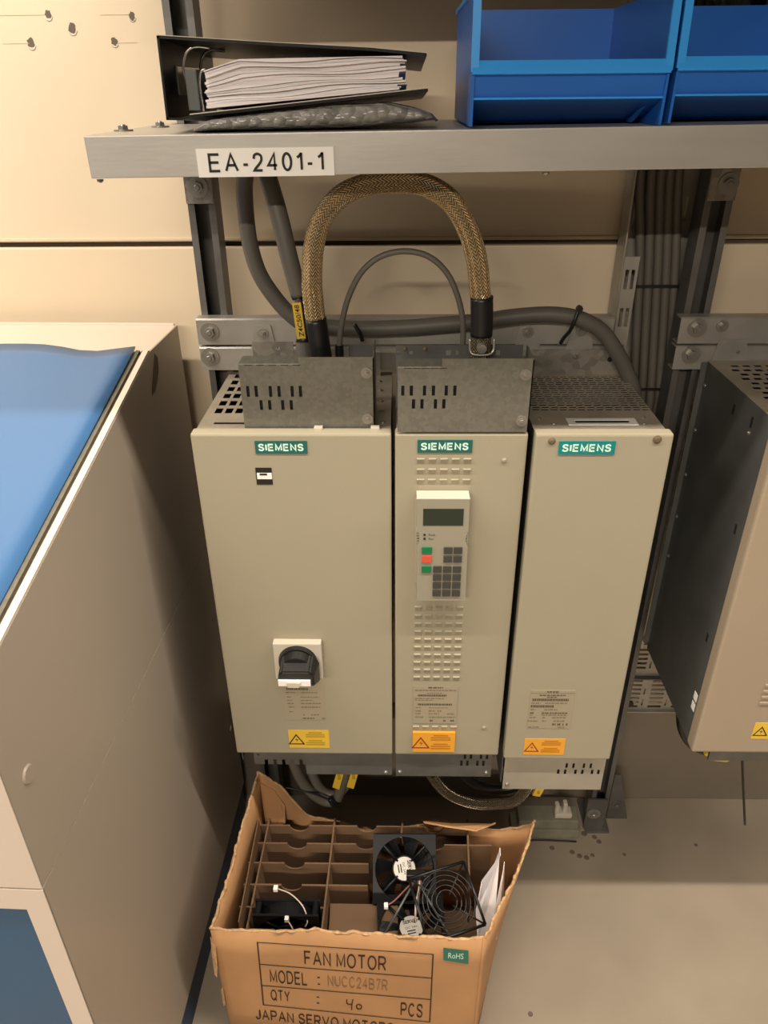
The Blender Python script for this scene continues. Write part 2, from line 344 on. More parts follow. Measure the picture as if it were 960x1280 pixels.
strut(-.2845, 'left steel upright, an open channel behind the black binder')
strut(.4785, 'right steel upright beside the bundle of grey cables', gus=True)
def rails(x0, x1, bolts, lab, grp):
    for z0, z1, nm in ((1.178, 1.2195, 'upper'), (1.136, 1.174, 'lower')):
        t = thing('mounting_rail', nm+' '+lab, 'rail', ((x0+x1)/2, .26, z0), grp)
        b = B(); th = .0025
        b.prism([(x0, .2465, z0), (x0, .2485, z0), (x0, .2485, z1-th), (x0, .2695, z1-th), (x0, .2695, z1), (x0, .2488, z1), (x0, .2465, z1-.0025)], (x1-x0, 0, 0))
        b.box(x0, .2485, z0, x1, .2695, z0+th); b.build('profile', M_rail, t)
        for (bx, bz, r) in bolts:
            if z0 < bz < z1: hexbolt((bx, .2465, bz), (0, -1, 0), r, .008, t)
rails(-.3095, .345, [(-.289, 1.199, .0085), (-.2935, 1.158, .0085)], 'steel rail behind the three large drive units', 'left pair of mounting rails')
rails(.4475, 1.6, [(.474, 1.203, .0085), (.473, 1.16, .0085)], 'steel rail behind the cropped drive unit at right edge', 'right pair of mounting rails')
# ------------------------------------------------------------------ shelf
sh = thing('shelf', 'long galvanised steel shelf marked with a white equipment tag', 'shelf', (0, 0, 1.4925))
def sz(x): return 1.4925+.0085*x
b = B(); x0, x1 = -.3275, 2.9; zt = 1.4925
b.prism([(x0, -.028, zt), (x1, -.028, zt), (x1, .262, zt), (-.313, .262, zt), (-.313, .352, zt), (x0, .352, zt)], (0, 0, -.002))
b.build('deck', M_shelf, sh)
B().box(x0+.003, -.0115, zt-.0045, x1, .260, zt-.0025).build('deck_dark_liner', M_zincd, sh)  # added dark sheet, cuts light bounced from the deck onto the wall
B().box(x0, -.031, zt-.0415, x1, -.0275, zt+.0002, .0012).build('front_lip', M_shelf, sh)
B().box(x0-.0005, -.0275, zt-.0415, x0+.0025, .352, zt, .0005).build('end_lip', M_shelf, sh)
B().box(x0, -.028, zt-.0415, x1, -.012, zt-.039).build('lip_return', M_shelf, sh)
hexbolt((-.318, .074, zt), (0, 0, 1), .0065, .006, sh, washer=True); hexbolt((-.2995, .165, zt), (0, 0, 1), .0065, .006, sh)
for x in (-.322, .17): hexbolt((x, -.02, zt-.0415), (0, 0, -1), .004, .004, sh, washer=False)
lb = B().box(-.2085, -.0318, 1.4505, -.0605, -.0308, 1.4785).build('equipment_tag', M_tape, sh)
b = B(); stext(b, 'EA-2401-1', rect_fn(-.1965, 1.4553, -.0715, 1.4742, -.0321), wt=.14, gap=.34); b.build('lettering', M_ink, lb)
for o in sh.children_recursive: pass
sh.rotation_euler = (0, -.0085, 0)
up = thing('shelf', 'unseen galvanised shelf above the blue bins, set forward to shade the drive units', 'shelf', (.4, .1, 1.796))  # unseen shelf, its height and overhang chosen for the shade it throws below
B().prism([(-.335, -.2, 1.794), (2.9, -.2, 1.794), (2.9, .357, 1.794), (.505, .357, 1.794), (.505, .262, 1.794), (.352, .262, 1.794), (.352, .357, 1.794), (-.258, .357, 1.794), (-.258, .262, 1.794), (-.335, .262, 1.794)], (0, 0, .002)).build('deck', M_zincd, up); B().box(-.335, -.203, 1.755, 2.9, -.1995, 1.7965, .001).build('front_lip', M_shelf, up)
# ------------------------------------------------------------------ drive units
WARN = (M_yel, M_yelp, M_ink)
def warn(x0, z0, x1, z1, y, parent, ms, th=.0006):
    m, mp, mt = ms; w_, h_ = x1-x0, z1-z0
    wlab = B().box(x0, y-th, z0, x1, y, z1, min(th*.45, .0008)).build('warning_label', m, parent); yy = y-th-.0003
    b = B(); cx, s = x0+w_*.19, h_*.33; cz = z0+h_*.44
    tri = [(cx-s*1.05, cz-s*.72), (cx+s*1.05, cz-s*.72), (cx, cz+s*1.05)]; inn = [(cx-s*.78, cz-s*.56), (cx+s*.78, cz-s*.56), (cx, cz+s*.76)]
    for i in range(3):
        j = (i+1) % 3; b.poly([(tri[i][0], yy, tri[i][1]), (tri[j][0], yy, tri[j][1]), (inn[j][0], yy, inn[j][1]), (inn[i][0], yy, inn[i][1])])
    zz = [(.12, .42), (-.18, .02), (.10, .02), (-.08, -.42), (.24, .12), (-.02, .12)]
    b.poly([(cx+a*s, yy, cz+c*s) for a, c in zz]); b.build('hazard_symbol', mt, wlab, recalc=False)
    b = B()
    for k in range(7):
        if k == 3: continue
        ww = .17 if k in (0, 4) else .23; zc = z0+h_*(.86-.11*k)
        b.box(x0+w_*(.66-ww), yy, zc-h_*.035, x0+w_*(.66+ww), yy+.0002, zc+h_*.035)
    b.build('print', mp, wlab)
def nameplate(x0, z0, x1, z1, y, parent, rows, seed):
    rnd = random.Random(seed); pl = B().box(x0, y-.0006, z0, x1, y, z1).build('rating_plate', M_plate, parent); yy = y-.0009; w_, h_ = x1-x0, z1-z0
    d, f = B(), B()
    for (v, hh, segs, dark) in rows:
        for (a, c) in segs:
            u = a
            while u < c-.01:
                l = min(c-u, rnd.uniform(.015, .05) if hh > .04 else rnd.uniform(.03, .10)); tgt = d if dark else f
                tgt.box(x0+w_*u, yy, z1-h_*(v+hh), x0+w_*(u+l*.88), yy+.0002, z1-h_*v); u += l+(.006 if hh > .04 else .01)
    d.build('bold_print', M_print, pl); f.build('fine_print', M_printf, pl)
ROWS_A = [(.03, .035, [(.36, .64)], True), (.13, .05, [(.1, .62)], True), (.24, .02, [(.08, .3), (.45, .85)], False), (.36, .02, [(.1, .2), (.42, .88)], False), (.45, .02, [(.1, .22), (.42, .7)], False), (.53, .025, [(.1, .25), (.42, .9)], False), (.63, .025, [(.12, .25), (.42, .9)], False), (.76, .02, [(.12, .22)], False), (.84, .025, [(.45, .5), (.64, .85)], False), (.94, .025, [(.44, .72), (.9, .98)], True)]
ROWS_B = [(.02, .035, [(.33, .66)], True), (.09, .03, [(.03, .97)], False), (.17, .02, [(.3, .65)], False), (.22, .045, [(.1, .75)], True), (.31, .025, [(.03, .7)], False), (.36, .02, [(.03, .45)], False), (.46, .045, [(.1, .88)], True), (.56, .02, [(.05, .18), (.35, .8)], False), (.64, .035, [(.05, .18), (.35, .5), (.55, .65)], False), (.72, .03, [(.05, .18), (.35, .6), (.78, .95)], False), (.81, .035, [(.05, .24), (.36, .98)], False), (.90, .05, [(.38, .45), (.7, .76), (.86, .95)], True)]
ROWS_C = [(.02, .03, [(.36, .64)], True), (.06, .015, [(0, 1)], False), (.11, .028, [(.2, .8)], True), (.16, .025, [(.38, .6)], True), (.21, .06, [(.05, .88)], True), (.31, .03, [(.03, .25), (.35, .86)], False), (.38, .06, [(.03, .58)], True), (.48, .03, [(.03, .15), (.35, .65)], False), (.57, .03, [(.03, .14), (.3, .9)], True), (.62, .03, [(.03, .1), (.3, .9)], False), (.69, .03, [(.03, .2), (.33, .4), (.55, .9)], False), (.78, .035, [(.0, .24), (.33, .42), (.6, .88)], False), (.86, .055, [(.58, .66), (.70, .78), (.82, .85), (.9, .94)], True), (.95, .03, [(.03, .3), (.72, .88)], False)]
def badge(x0, z0, x1, z1, y, parent, m):
    bd = B().box(x0, y-.0012, z0, x1, y, z1, .0003).build('brand_badge', m, parent); w_, h_ = x1-x0, z1-z0
    b = B(); stext(b, 'SIEMENS', rect_fn(x0+w_*.06, z0+h_*.22, x1-w_*.07, z1-h_*.20, y-.0015), wt=.215, gap=.20); b.build('lettering', M_mint, bd)
def shell(t, x0, x1, y0, y1, z0, z1, m, top_holes, topm, th=.0018):
    B().box(x0, y0, z0, x0+th, y1, z1-.0008).build('side_panel', m, t); B().box(x1-th, y0, z0, x1, y1, z1-.0008).build('side_panel', m, t)
    B().box(x0+th, y1-th, z0, x1-th, y1, z1-.0008).build('back_panel', m, t)
    B().box(x0+.004, y0+.004, z0+.03, x1-.004, y1-.004, z1-.05).build('dark_core', M_blackm, t)  # black filler added so the inside looks dark through the grille
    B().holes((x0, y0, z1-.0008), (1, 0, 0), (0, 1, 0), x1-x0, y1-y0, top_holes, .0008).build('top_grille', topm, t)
# --- drive 1 (widest)
t1 = thing('drive_unit', 'widest beige drive unit with black rotary main switch, leftmost of the three', 'drive unit', (-.135, .13, .465), 'wall mounted drive units')
h = slots(.012, .062, 13, 6, .0150, .0300, .0105, .0195)
h = [q for q in h if q[2] < .2]+[(.02, .022, .20, .029)]
shell(t1, -.268, -.001, .022, .262, .49, 1.127, M_body, h, M_topz)
B().box(-.27, 0, .53, 0, .022, 1.131, .003).build('front_cover', M_pebble, t1)
for x in (-.105, -.028): B().box(x, .014, 1.129, x+.012, .024, 1.134, .001).build('cover_tab', M_white, t1)
hs = [(.018+i*.0155, -.001, .018+i*.0155+.006, .012) for i in range(6)]+[(.006, .022, .010, .026)]
B().holes((-.245, .016, .487), (1, 0, 0), (0, 0, 1), .091, .045, hs, .0015).build('lower_comb_plate', M_zincb, t1)
B().box(-.1535, .012, .4655, -.001, .016, .532).build('lower_shield', M_zincb, t1)
screw((-.012, .012, .472), (0, -1, 0), .004, t1)
badge(-.1837, 1.1025, -.1132, 1.1215, 0, t1, M_teal1)
k = B().box(-.1865, -.0006, 1.0553, -.1642, 0, 1.0812).build('black_sticker', M_black, t1); k['label'] = 'small black sticker with a white strip'
wp = B().box(-.1850, -.0009, 1.064, -.1645, -.0006, 1.0735).build('sticker_strip', M_tape, k)
B().box(-.181, -.0012, 1.070, -.171, -.0009, 1.0728).build('print', M_ink, wp)
# switch
sw = B().box(-.1855, -.0135, .712, -.1100, 0, .784, .0018).build('switch_plate', M_white, t1)
b = B(); b.cyl((-.1480, -.0135, .750), (-.1480, -.021, .750), .0305, .029, n=36); b.cyl((-.1480, -.021, .750), (-.1480, -.034, .750), .026, .0225, n=36); b.build('switch_dial', M_black, sw)
b = B(); g0 = [(-.1700, -.018, .7685), (-.1235, -.018, .7685), (-.1135, -.018, .7555), (-.1140, -.018, .712), (-.1735, -.018, .712), (-.1735, -.018, .757)]
g1 = [(-.1685, -.050, .7585), (-.1255, -.050, .7585), (-.1190, -.050, .752), (-.1185, -.050, .7315), (-.1755, -.050, .7315), (-.1740, -.050, .752)]
A = [b.bm.verts.new(p) for p in g0]; C = [b.bm.verts.new(p) for p in g1]
b.bm.faces.new(A); b.bm.faces.new(C)
for i in range(6): b.bm.faces.new((A[i], A[(i+1) % 6], C[(i+1) % 6], C[i]))
bmesh.ops.bevel(b.bm, geom=b.bm.edges[:], offset=.0022, segments=2, affect='EDGES'); b.build('switch_handle', M_black, sw)
B().box(-.1745, -.0525, .7325, -.1245, -.049, .7445, .001).build('handle_end_plate', M_tape, sw)
B().prism([(-.1615, -.0565, .7425), (-.1395, -.0565, .7425), (-.1425, -.0565, .7335), (-.1585, -.0565, .7335)], (0, .006, 0)).build('padlock_slider', M_white, sw)
for q in ((-.1485, .7815),): B().box(q[0]-.0006, -.0140, q[1]-.004, q[0]+.0006, -.0134, q[1]).build('tick_mark', M_printf, sw)
nameplate(-.1800, .6105, -.1108, .692, 0, t1, ROWS_A, 1)
warn(-.1770, .5448, -.1078, .5868, 0, t1, WARN)
# terminal shield on drive 1
def shield(t, x0, x1, y, z0, ztl, ztr, xs, hol, yb, label=None):
    s_ = x1-x0; hh = ztr-z0
    tr = [(0, ztl-z0, xs-x0, hh+.01)]
    o = B().holes((x0, y+.0015, z0), (1, 0, 0), (0, 0, 1), s_, hh, hol+tr, .0015).build('terminal_shield', M_zinc, t)
    B().prism([(x0, y, ztl), (xs, y, ztl), (xs, y+.016, ztl+.0055), (x0+.004, y+.016, ztl+.0055)], (0, .0003, .0015)).build('bent_flange', M_zinc, o)
    B().box(x1-.0015, y, z0, x1, yb, ztr-.001).build('shield_side', M_zinc, o)
    for k_ in range(5): B().box(x0+.008+k_*(xs-x0)/5, y-.0003, ztl-.0008, x0+.018+k_*(xs-x0)/5, y+.0001, ztl).build('score_slot', M_blackm, o)
    for zz in (z0+.016, ztr-.021): hexbolt((x1-.0095, y, zz), (0, -1, 0), .0042, .0035, o)
    return o
hol = []
for i, u in enumerate((.0075, .0185, .0375, .0490, .0665, .0775)): hol.append((u, .047, u+.0042, .0625))
for i, u in enumerate((.0235, .0350, .0525, .0640)): hol.append((u, .0285, u+.0042, .0425))
shield(t1, -.2005, -.0228, .025, 1.127, 1.2185, 1.2285, -.121, hol, .105)
B().box(-.197, .028, 1.13, -.118, .095, 1.197, .002).build('black_block', M_blackm, t1)  # added black box, puts shade behind the shield slots
bp_ = B().holes((-.1955, .1065, 1.13), (1, 0, 0), (0, 0, 1), .0573, .0945, [(.033, .083, .0385, .088)], .0015).build('terminal_back_plate', M_zincd, t1)
B().box(-.0602, .1015, 1.13, -.024, .103, 1.2218).build('terminal_back_plate', M_zincb, t1)
for (x, y) in ((-.012, .05), (-.014, .09), (-.016, .13), (-.018, .175), (-.02, .215)): screw((x, y, 1.127), (0, 0, 1), .0035, t1)
# --- drive 2
t2 = thing('drive_unit', 'narrow beige drive unit with keypad operator panel, middle of the three', 'drive unit', (.094, .13, .465), 'wall mounted drive units')
shell(t2, .0065, .1805, .022, .262, .50, 1.129, M_body, slots(.01, .07, 10, 6, .0155, .028, .0105, .018), M_topz)
fc = B().box(.0048, 0, .53, .1822, .022, 1.1315, .003).build('front_cover', M_pebble, t2)
hs = [(.113+i*.0105+(i//2)*.007, .026, .113+i*.0105+(i//2)*.007+.0042, .040) for i in range(6)]+[(.1185+i*.0105+(i//2)*.007, .044, .1185+i*.0105+(i//2)*.007+.0042, .058) for i in range(4)]
B().holes((.006, .0115, .4655), (1, 0, 0), (0, 0, 1), .168, .0655, [q for q in hs if q[2] < .166], .0015).build('lower_shield', M_zincb, t2)
B().box(.112, .0128, .486, .171, .0148, .53).build('slot_shade_sheet', M_blackm, t2)  # added black sheet stands for the shade behind the lower slots
for x in (.013, .166): screw((x, .010, .476), (0, -1, 0), .004, t2)
badge(.0351, 1.1042, .1086, 1.1230, 0, t2, M_teal1)
lm = None
def louver(x, z):
    global lm
    if lm is None:
        b = B(); w_, h_, d = .0108, .0096, .0030
        q = [(0, 0, 0), (w_, 0, 0), (w_, 0, h_), (0, 0, h_)]; i_ = [(.0008, -.0006, .0022), (w_-.0008, -.0006, .0022), (w_-.0004, -d, h_-.0006), (.0004, -d, h_-.0006)]
        A = [b.bm.verts.new(p) for p in q]; C = [b.bm.verts.new(p) for p in i_]; b.bm.faces.new(C)
        for k in range(4): b.bm.faces.new((A[k], A[(k+1) % 4], C[(k+1) % 4], C[k]))
        o = b.build('louver', M_pebble); lm = o.data; bpy.data.objects.remove(o)
    o = bpy.data.objects.new('louver', lm); COL.objects.link(o); o.parent = fc; o.location = Vector((x, 0, z))-ORG[t2.name]
for j in range(3):
    for i in range(5): louver(.0344+i*.01575, 1.0863-j*.0157)
for j in range(12):
    for i in range(5): louver(.0344+i*.0158, .8385-.0155*j+(0 if j < 10 else 99)) if j < 10 else None
for i in range(5): louver(.0346+i*.0158, .5895)
screw((.1525, 0, 1.0925), (0, -1, 0), .0036, t2, M_kp); screw((.154, 0, .5955), (0, -1, 0), .0036, t2, M_kp)
nameplate(.0350, .6058, .1070, .688, -.0006, t2, ROWS_B, 2)
warn(.0346, .5407, .1064, .5868, 0, t2, (M_ora, M_orap, M_redp), th=.004)
# keypad
pts = [(.0345, 1.0462), (.1066, 1.0464), (.1070, .9990), (.1052, .9930), (.1037, .9826), (.1052, .9740), (.1072, .9690), (.1080, .8765), (.0368, .8765), (.0362, .9690), (.0380, .9740), (.0392, .9826), (.0378, .9930), (.0356, .9990)]
b = B(); b.prism([(x, -.025, z) for x, z in pts], (0, .025, 0))
kp = b.build('keypad', M_kp, t2); kp['label'] = 'grey handheld operator keypad with dark screen and coloured keys'
B().box(.0345, -.0252, 1.0455, .1068, -.002, 1.0472, .0004).build('top_cap', M_white, kp)
B().box(.0335, -.006, .893, .1095, -.0005, 1.036, .001).build('keypad_frame', M_pebble, kp)
for k_ in range(5):
    for xx in (.0365, .1045): B().box(xx-.002, -.0215, .974+k_*.0042, xx+.0028, -.006, .9757+k_*.0042).build('grip_rib', M_kp, kp)
B().box(.0437, -.0256, 1.0048, .0991, -.0249, 1.0313, .0002).build('lcd_screen', M_lcd, kp)
for z in (.9897, .9833): B().cyl((.0462, -.0249, z), (.0462, -.0258, z), .0017, n=12).build('indicator_light', M_ink, kp)
b = B(); text(b, 'Fault', rect_fn(.0521, .9880, .0612, .9912, -.0253)); text(b, 'Run', rect_fn(.0521, .9816, .0590, .9848, -.0253)); b.build('lettering', M_ink, kp)
def key(x0, z0, x1, z1, m, sym):
    k_ = B().box(x0, -.0268, z0, x1, -.0249, z1, .0005).build('key', m, kp)
    return k_
key(.0427, .9586, .0571, .9699, M_green, 'I'); key(.0427, .9441, .0571, .9557, M_red, 'O'); key(.0429, .9264, .0568, .9377, M_green, '')
for (x, z) in ((.0737, .9588), (.0875, .9588), (.0737, .9442), (.0875, .9442)): key(x, z, x+.0122, z+.0110, M_key, '')
for j in range(4):
    for i in range(3): key(.0595+i*.0140, .9267-j*.01383, .0595+i*.0140+.0121, .9267-j*.01383+.0110, M_key, '')
# shield on drive 2
hol = []
for u in (.0045, .0155, .0325, .0440, .0605, .0715): hol.append((u, .0505, u+.0042, .0645))
for u in (.0185, .0295, .0470, .0580): hol.append((u, .0325, u+.0042, .046))
shield(t2, .0085, .1808, -.0005, 1.1345, 1.2225, 1.2345, .0645, hol, .058)
B().box(.010, .004, 1.137, .088, .050, 1.206, .002).build('black_block', M_blackm, t2)  # black filler again, so this shield's slots look dark
bh = [(.001+.0165*i, .076, .006+.0165*i, .081) for i in range(2)]+[(.067, .074, .0735, .082), (.080, .074, .0835, .082), (.1335, .074, .139, .082)]
B().holes((.006, .0595, 1.145), (1, 0, 0), (0, 0, 1), .169, .089, bh, .0015).build('terminal_back_plate', M_zincb, t2)
for x in (.018, .045): screw((x, .058, 1.229), (0, -1, 0), .003, t2, M_rust)
# --- drive 3
t3 = thing('drive_unit', 'plain beige drive unit with open mesh top, rightmost of the three', 'drive unit', (.281, .13, .44), 'wall mounted drive units')
h = []
for j in range(17):
    for i in range(13): h.append((.0085+i*.0131+(.0022 if j % 2 else 0), .078+j*.0087, .0085+i*.0131+(.0022 if j % 2 else 0)+.0102, .078+j*.0087+.0056))
shell(t3, .1925, .3695, .012, .244, .45, 1.129, M_body, h+[(.055, .026, .138, .034)], M_topz)
fc3 = B().box(.1905, -.0085, .5315, .3711, .012, 1.1345, .003).build('front_cover', M_pebble, t3)
B().holes((.2425, .0345, 1.129), (1, 0, 0), (0, 1, 0), .095, .0235, [(.0105, .0070, .0845, .0165)], .0010).build('lift_handle', M_tape, t3)
B().box(.2525, .042, 1.12, .328, .050, 1.1293).build('slot_dark_fill', M_blackm, t3)  # black box painted in as the shade down the handle opening
B().box(.1945, .2425, 1.127, .3645, .244, 1.170).build('rear_flange', M_zincd, t3)
screw((.290, .2425, 1.158), (0, -1, 0), .004, t3); screw((.345, .2425, 1.154), (0, -1, 0), .004, t3, M_blackm)
for (x, y) in ((.205, .058), (.222, .036), (.345, .037), (.351, .062)): screw((x, y, 1.129), (0, 0, 1), .003, t3)
badge(.2218, 1.1055, .2964, 1.1251, -.0085, t3, M_teal2)
screw((.2120, -.0085, 1.1248), (0, -1, 0), .0050, t3, M_rust); screw((.3498, -.0085, 1.1271), (0, -1, 0), .0060, t3, M_rust)
nameplate(.2238, .604, .2944, .688, -.0085, t3, ROWS_C, 3)
warn(.2226, .5420, .2912, .580, -.0085, t3, (M_ora, M_orap, M_redp))
hs = []
for i, u in enumerate((.098, .110, .128, .140)): hs.append((u+.008, .054, u+.012, .066))
for i, u in enumerate((.093, .105, .123, .135, .152, .163)): hs.append((u, .0385, u+.0042, .0505))
B().holes((.1960, .0065, .4405), (1, 0, 0), (0, 0, 1), .1745, .092, hs, .0015).build('lower_shield', M_plainz, t3)
B().box(.28, .010, .45, .366, .0119, .52).build('slot_shade_sheet', M_blackm, t3)  # black backing added to darken the slots in front
screw((.204, .005, .452), (0, -1, 0), .0045, t3)
# hanging tabs at the back of the drives
def hang_tab(x, z, parent):
    b = B(); b.prism([(x-.022, .2455, z-.03), (x+.022, .2455, z-.03), (x+.018, .2455, z-.014), (x+.013, .2455, z+.014), (x-.013, .2455, z+.014), (x-.018, .2455, z-.014)], (0, -.0015, 0)); b.build('hanging_tab', M_rail, parent)
    hexbolt((x, .244, z), (0, -1, 0), .0052, .006, parent)
hang_tab(-.205, 1.196, t1); hang_tab(.212, 1.198, t3); hang_tab(.295, 1.200, t3)
B().box(-.235, .2425, 1.125, -.02, .2445, 1.172).build('hanging_plate', M_rail, t1); B().box(.01, .2425, 1.125, .18, .2445, 1.172).build('hanging_plate', M_rail, t2)
# --- drive 4 at the right edge
t4 = thing('drive_unit', 'drive unit cropped by the right edge, its dark grey side facing the gap', 'drive unit', (.61, .12, .55), 'wall mounted drive units')
xs, xe = 0.5008, 1.008
h = []
for j in range(8):
    for i in range(26): h.append((.02+i*.0178+(.006 if j % 2 else 0), .072+j*.0195, .02+i*.0178+(.006 if j % 2 else 0)+.0118, .072+j*.0195+.0105))
shell(t4, xs, xe, 0.0048, .2435, 0.5659, 1.1509, M_body, h, M_topz)
B().box(0.4992, -0.0209, 0.5638, 1.0105, 0.0048, 1.154, .004).build('front_cover', M_pebble4, t4)
B().box(0.5456, 0.0059, 0.5154, 0.767, 0.011, 0.5679).build('lower_shield', M_zincb, t4)
for (y, z) in [(0.236, 1.1128), (0.236, 1.0355), (0.236, 0.9531), (0.236, 0.8707), (0.236, 0.7883), (0.0584, 1.1076)]: screw((xs, y, z), (-1, 0, 0), .0032, t4)
for (y, z) in [(0.0275, 0.9686), (0.0275, 0.7677), (0.1202, 1.1179), (0.0584, 1.1231)]: B().box(xs-.0004, y-.003, z-.008, xs+.0005, y+.003, z+.008).build('side_slot', M_blackm, t4)
for z in (0.6462, 0.6256): B().box(xs-.0006, 0.009, z, xs, 0.0213, z+.0155).build('side_tag', M_tape, t4)
warn(0.5888, 0.5968, 0.6568, 0.6328, -0.0209, t4, WARN)
for k_ in range(4): B().box(0.5847, -0.0209-.002, 0.673+k_*.0124, 0.6177, -0.0209+.0002, 0.6781+k_*.0124, .0008).build('louver', M_pebble4, t4)
B().prism([(.505, .2445, 1.14), (.565, .2445, 1.14), (.555, .2445, 1.185), (.512, .2445, 1.185)], (0, .0015, 0)).build('hanging_tab', M_rail, t4)
hexbolt((.512, .2465, 1.206), (0, -1, 0), .0055, .007, t4); screw((.545, .2445, 1.165), (0, -1, 0), .003, t4)
B().box(xs-.009, .2435, .58, xs+.004, .2455, 1.148).build('mounting_flange', M_body, t4)
# ------------------------------------------------------------------ cables
def cab(name, label, pts, r, m, group=None, n=12, cat='cable'):
    t = thing(name, label, cat, pts[0], group); B().tube(pts, r, n=n).build('sheath', m, t); return t
br = thing('braided_cable', 'thick brass braided cable arching between two terminal shields', 'cable', (-.096, .06, 1.2245))
BR = [(-.0990, .06, 1.262), (-.1010, .06, 1.290), (-.1015, .06, 1.319), (-.0973, .06, 1.3582), (-.0856, .06, 1.3912), (-.0619, .06, 1.4175), (-.0325, .06, 1.4298), (.0012, .06, 1.4340), (.0397, .06, 1.4303), (.0711, .058, 1.4132), (.0929, .053, 1.3825), (.1057, .047, 1.348), (.1119, .042, 1.310), (.1145, .040, 1.293)]
B().tube(BR, .0132, n=20).build('braid', M_braid, br)
B().tube([(-.0935, .06, 1.212), (-.0960, .06, 1.235), (-.0992, .06, 1.270)], .0140, n=18).build('sleeve', M_black, br)
B().tube([(.1165, .04, 1.252), (.1160, .04, 1.275), (.1143, .04, 1.302)], .0145, n=18).build('sleeve', M_black, br)
B().tube([(.1160, .04, 1.214), (.1165, .04, 1.256)], .0135, n=18).build('bare_braid', M_braid2, br)
B().tube([(-.0930, .06, 1.19), (-.0935, .06, 1.214)], .0125, n=18).build('bare_braid', M_braid2, br)
b = B(); b.tube([(.101, .026, 1.252), (.1015, .024, 1.238), (.107, .022, 1.2325), (.125, .022, 1.2325), (.1315, .024, 1.238), (.132, .026, 1.252)], .0017, n=8); b.build('wire_clamp', M_bolt, br)
B().cyl((.1165, .032, 1.240), (.1165, .0205, 1.240), .0075, .006, n=14).build('clamp_screw', M_bolt, br)
th_ = cab('control_cable', 'thin grey cable in a small arch under the brass braided cable', [(-.0716, .08, 1.200), (-.0716, .08, 1.2248), (-.0659, .08, 1.2621), (-.0552, .08, 1.2959), (-.0387, .08, 1.3245), (-.0146, .08, 1.3434), (.0162, .08, 1.3502), (.0470, .079, 1.3441), (.0712, .077, 1.3241), (.0869, .074, 1.2933), (.0952, .071, 1.2562), (.0950, .07, 1.205)], .0040, M_cgrey, n=10)
B().cyl((-.0716, .08, 1.212), (-.0716, .08, 1.228), .006, n=14).build('gland', M_black, th_)
ga = [(-.1243, .10, 1.290), (-.1300, .10, 1.318), (-.1349, .10, 1.3412), (-.1447, .105, 1.3905), (-.1565, .115, 1.4330), (-.172, .145, 1.4600), (-.190, .185, 1.4550), (-.2030, .205, 1.4260), (-.2073, .21, 1.3966), (-.2069, .213, 1.3430), (-.1982, .216, 1.2981), (-.1799, .218, 1.2631), (-.1556, .219, 1.2332), (-.1287, .220, 1.2172), (-.0618, .220, 1.2110), (.0114, .220, 1.2120), (.0720, .220, 1.2165), (.1323, .220, 1.2215), (.1859, .219, 1.2290), (.2395, .215, 1.2330), (.2820, .212, 1.2270), (.3166, .212, 1.2090), (.3420, .212, 1.1800), (.3650, .214, 1.1443), (.3840, .218, 1.105), (.3900, .225, 1.05)]
pc = cab('power_cable', 'thick grey cable looping left under the shelf and running along the rail', ga, .0118, M_cgrey, n=14)
b = B(); b.tube([(-.1256, .096, 1.229), (-.1255, .096, 1.262), (-.1252, .098, 1.296)], .0052, n=8); b.tube([(-.1185, .104, 1.225), (-.119, .104, 1.262), (-.1225, .103, 1.296)], .0050, n=8); b.build('cable_cores', M_cdark, pc)
yt = B().prism([(-.1335, .0885, 1.2825), (-.1215, .0885, 1.2830), (-.1178, .0885, 1.2345), (-.1295, .0885, 1.2340)], (0, .004, 0)).build('yellow_tag', M_yel, pc)
b = B(); text(b, 'Z4C50/48', lambda u, v: (-.1196-.0046*u-.0065*v, .0882, 1.2372+.0430*u), bold=.015); b.build('lettering', M_ink, yt)
B().tube([(-.1335, .098, 1.2905), (-.1160, .098, 1.2905)], .0065, n=10).build('cable_tie', M_black, pc); B().tube([(-.131, .097, 1.230), (-.113, .097, 1.230)], .0062, n=10).build('cable_tie', M_black, pc)
B().cyl((-.1225, .098, 1.2), (-.1225, .098, 1.228), .011, n=18).build('gland', M_bolt, pc)
B().tube([(.275, .196, 1.2445), (.270, .1935, 1.228), (.266, .197, 1.213), (.260, .205, 1.200), (.257, .21, 1.19)], .0028, n=6).build('cable_tie', M_black, pc)
B().cyl((.2755, .197, 1.247), (.2755, .19, 1.247), .005, n=8).build('tie_head', M_black, pc)
B().tube([(-.058, .205, 1.222), (-.050, .204, 1.208), (-.046, .206, 1.196)], .0035, n=6).build('cable_tie', M_black, pc)
# vertical cable tray and its five cables
tv = thing('cable_tray', 'upright slotted steel cable tray at right, behind the cable bundle', 'cable tray', (.42, .34, .5))
hv = slots(.0, .05, 1, 22, .02, .085, .0055, .034); hv = [(q[0]+.0065, q[1], q[2]+.0055, q[3]) for q in hv]+[(q[0]+.095, q[1]+.01, q[2]+.095, q[3]+.012) for q in hv]
B().holes((.363, .350, .52), (1, 0, 0), (0, 0, 1), .115, 1.9, hv+[(q[0]+.009, q[1], q[2]+.0085, q[3]) for q in hv[:22]], .002).build('tray_floor', M_tray, tv)
B().box(.361, .305, .52, .363, .350, 2.42).build('tray_side', M_tray, tv); B().box(.4785, .3125, .52, .4805, .350, 2.42).build('tray_side', M_tray, tv)
hv2 = [(.004, q, .0095, q+.03) for q in [.03+.06*i for i in range(13)]]+[(.0135, q, .019, q+.03) for q in [.03+.06*i for i in range(13)]]
B().holes((.3625, .303, .5), (1, 0, 0), (0, 0, 1), .0235, .80, hv2, .0018).build('tray_joint_plate', M_tray, tv)
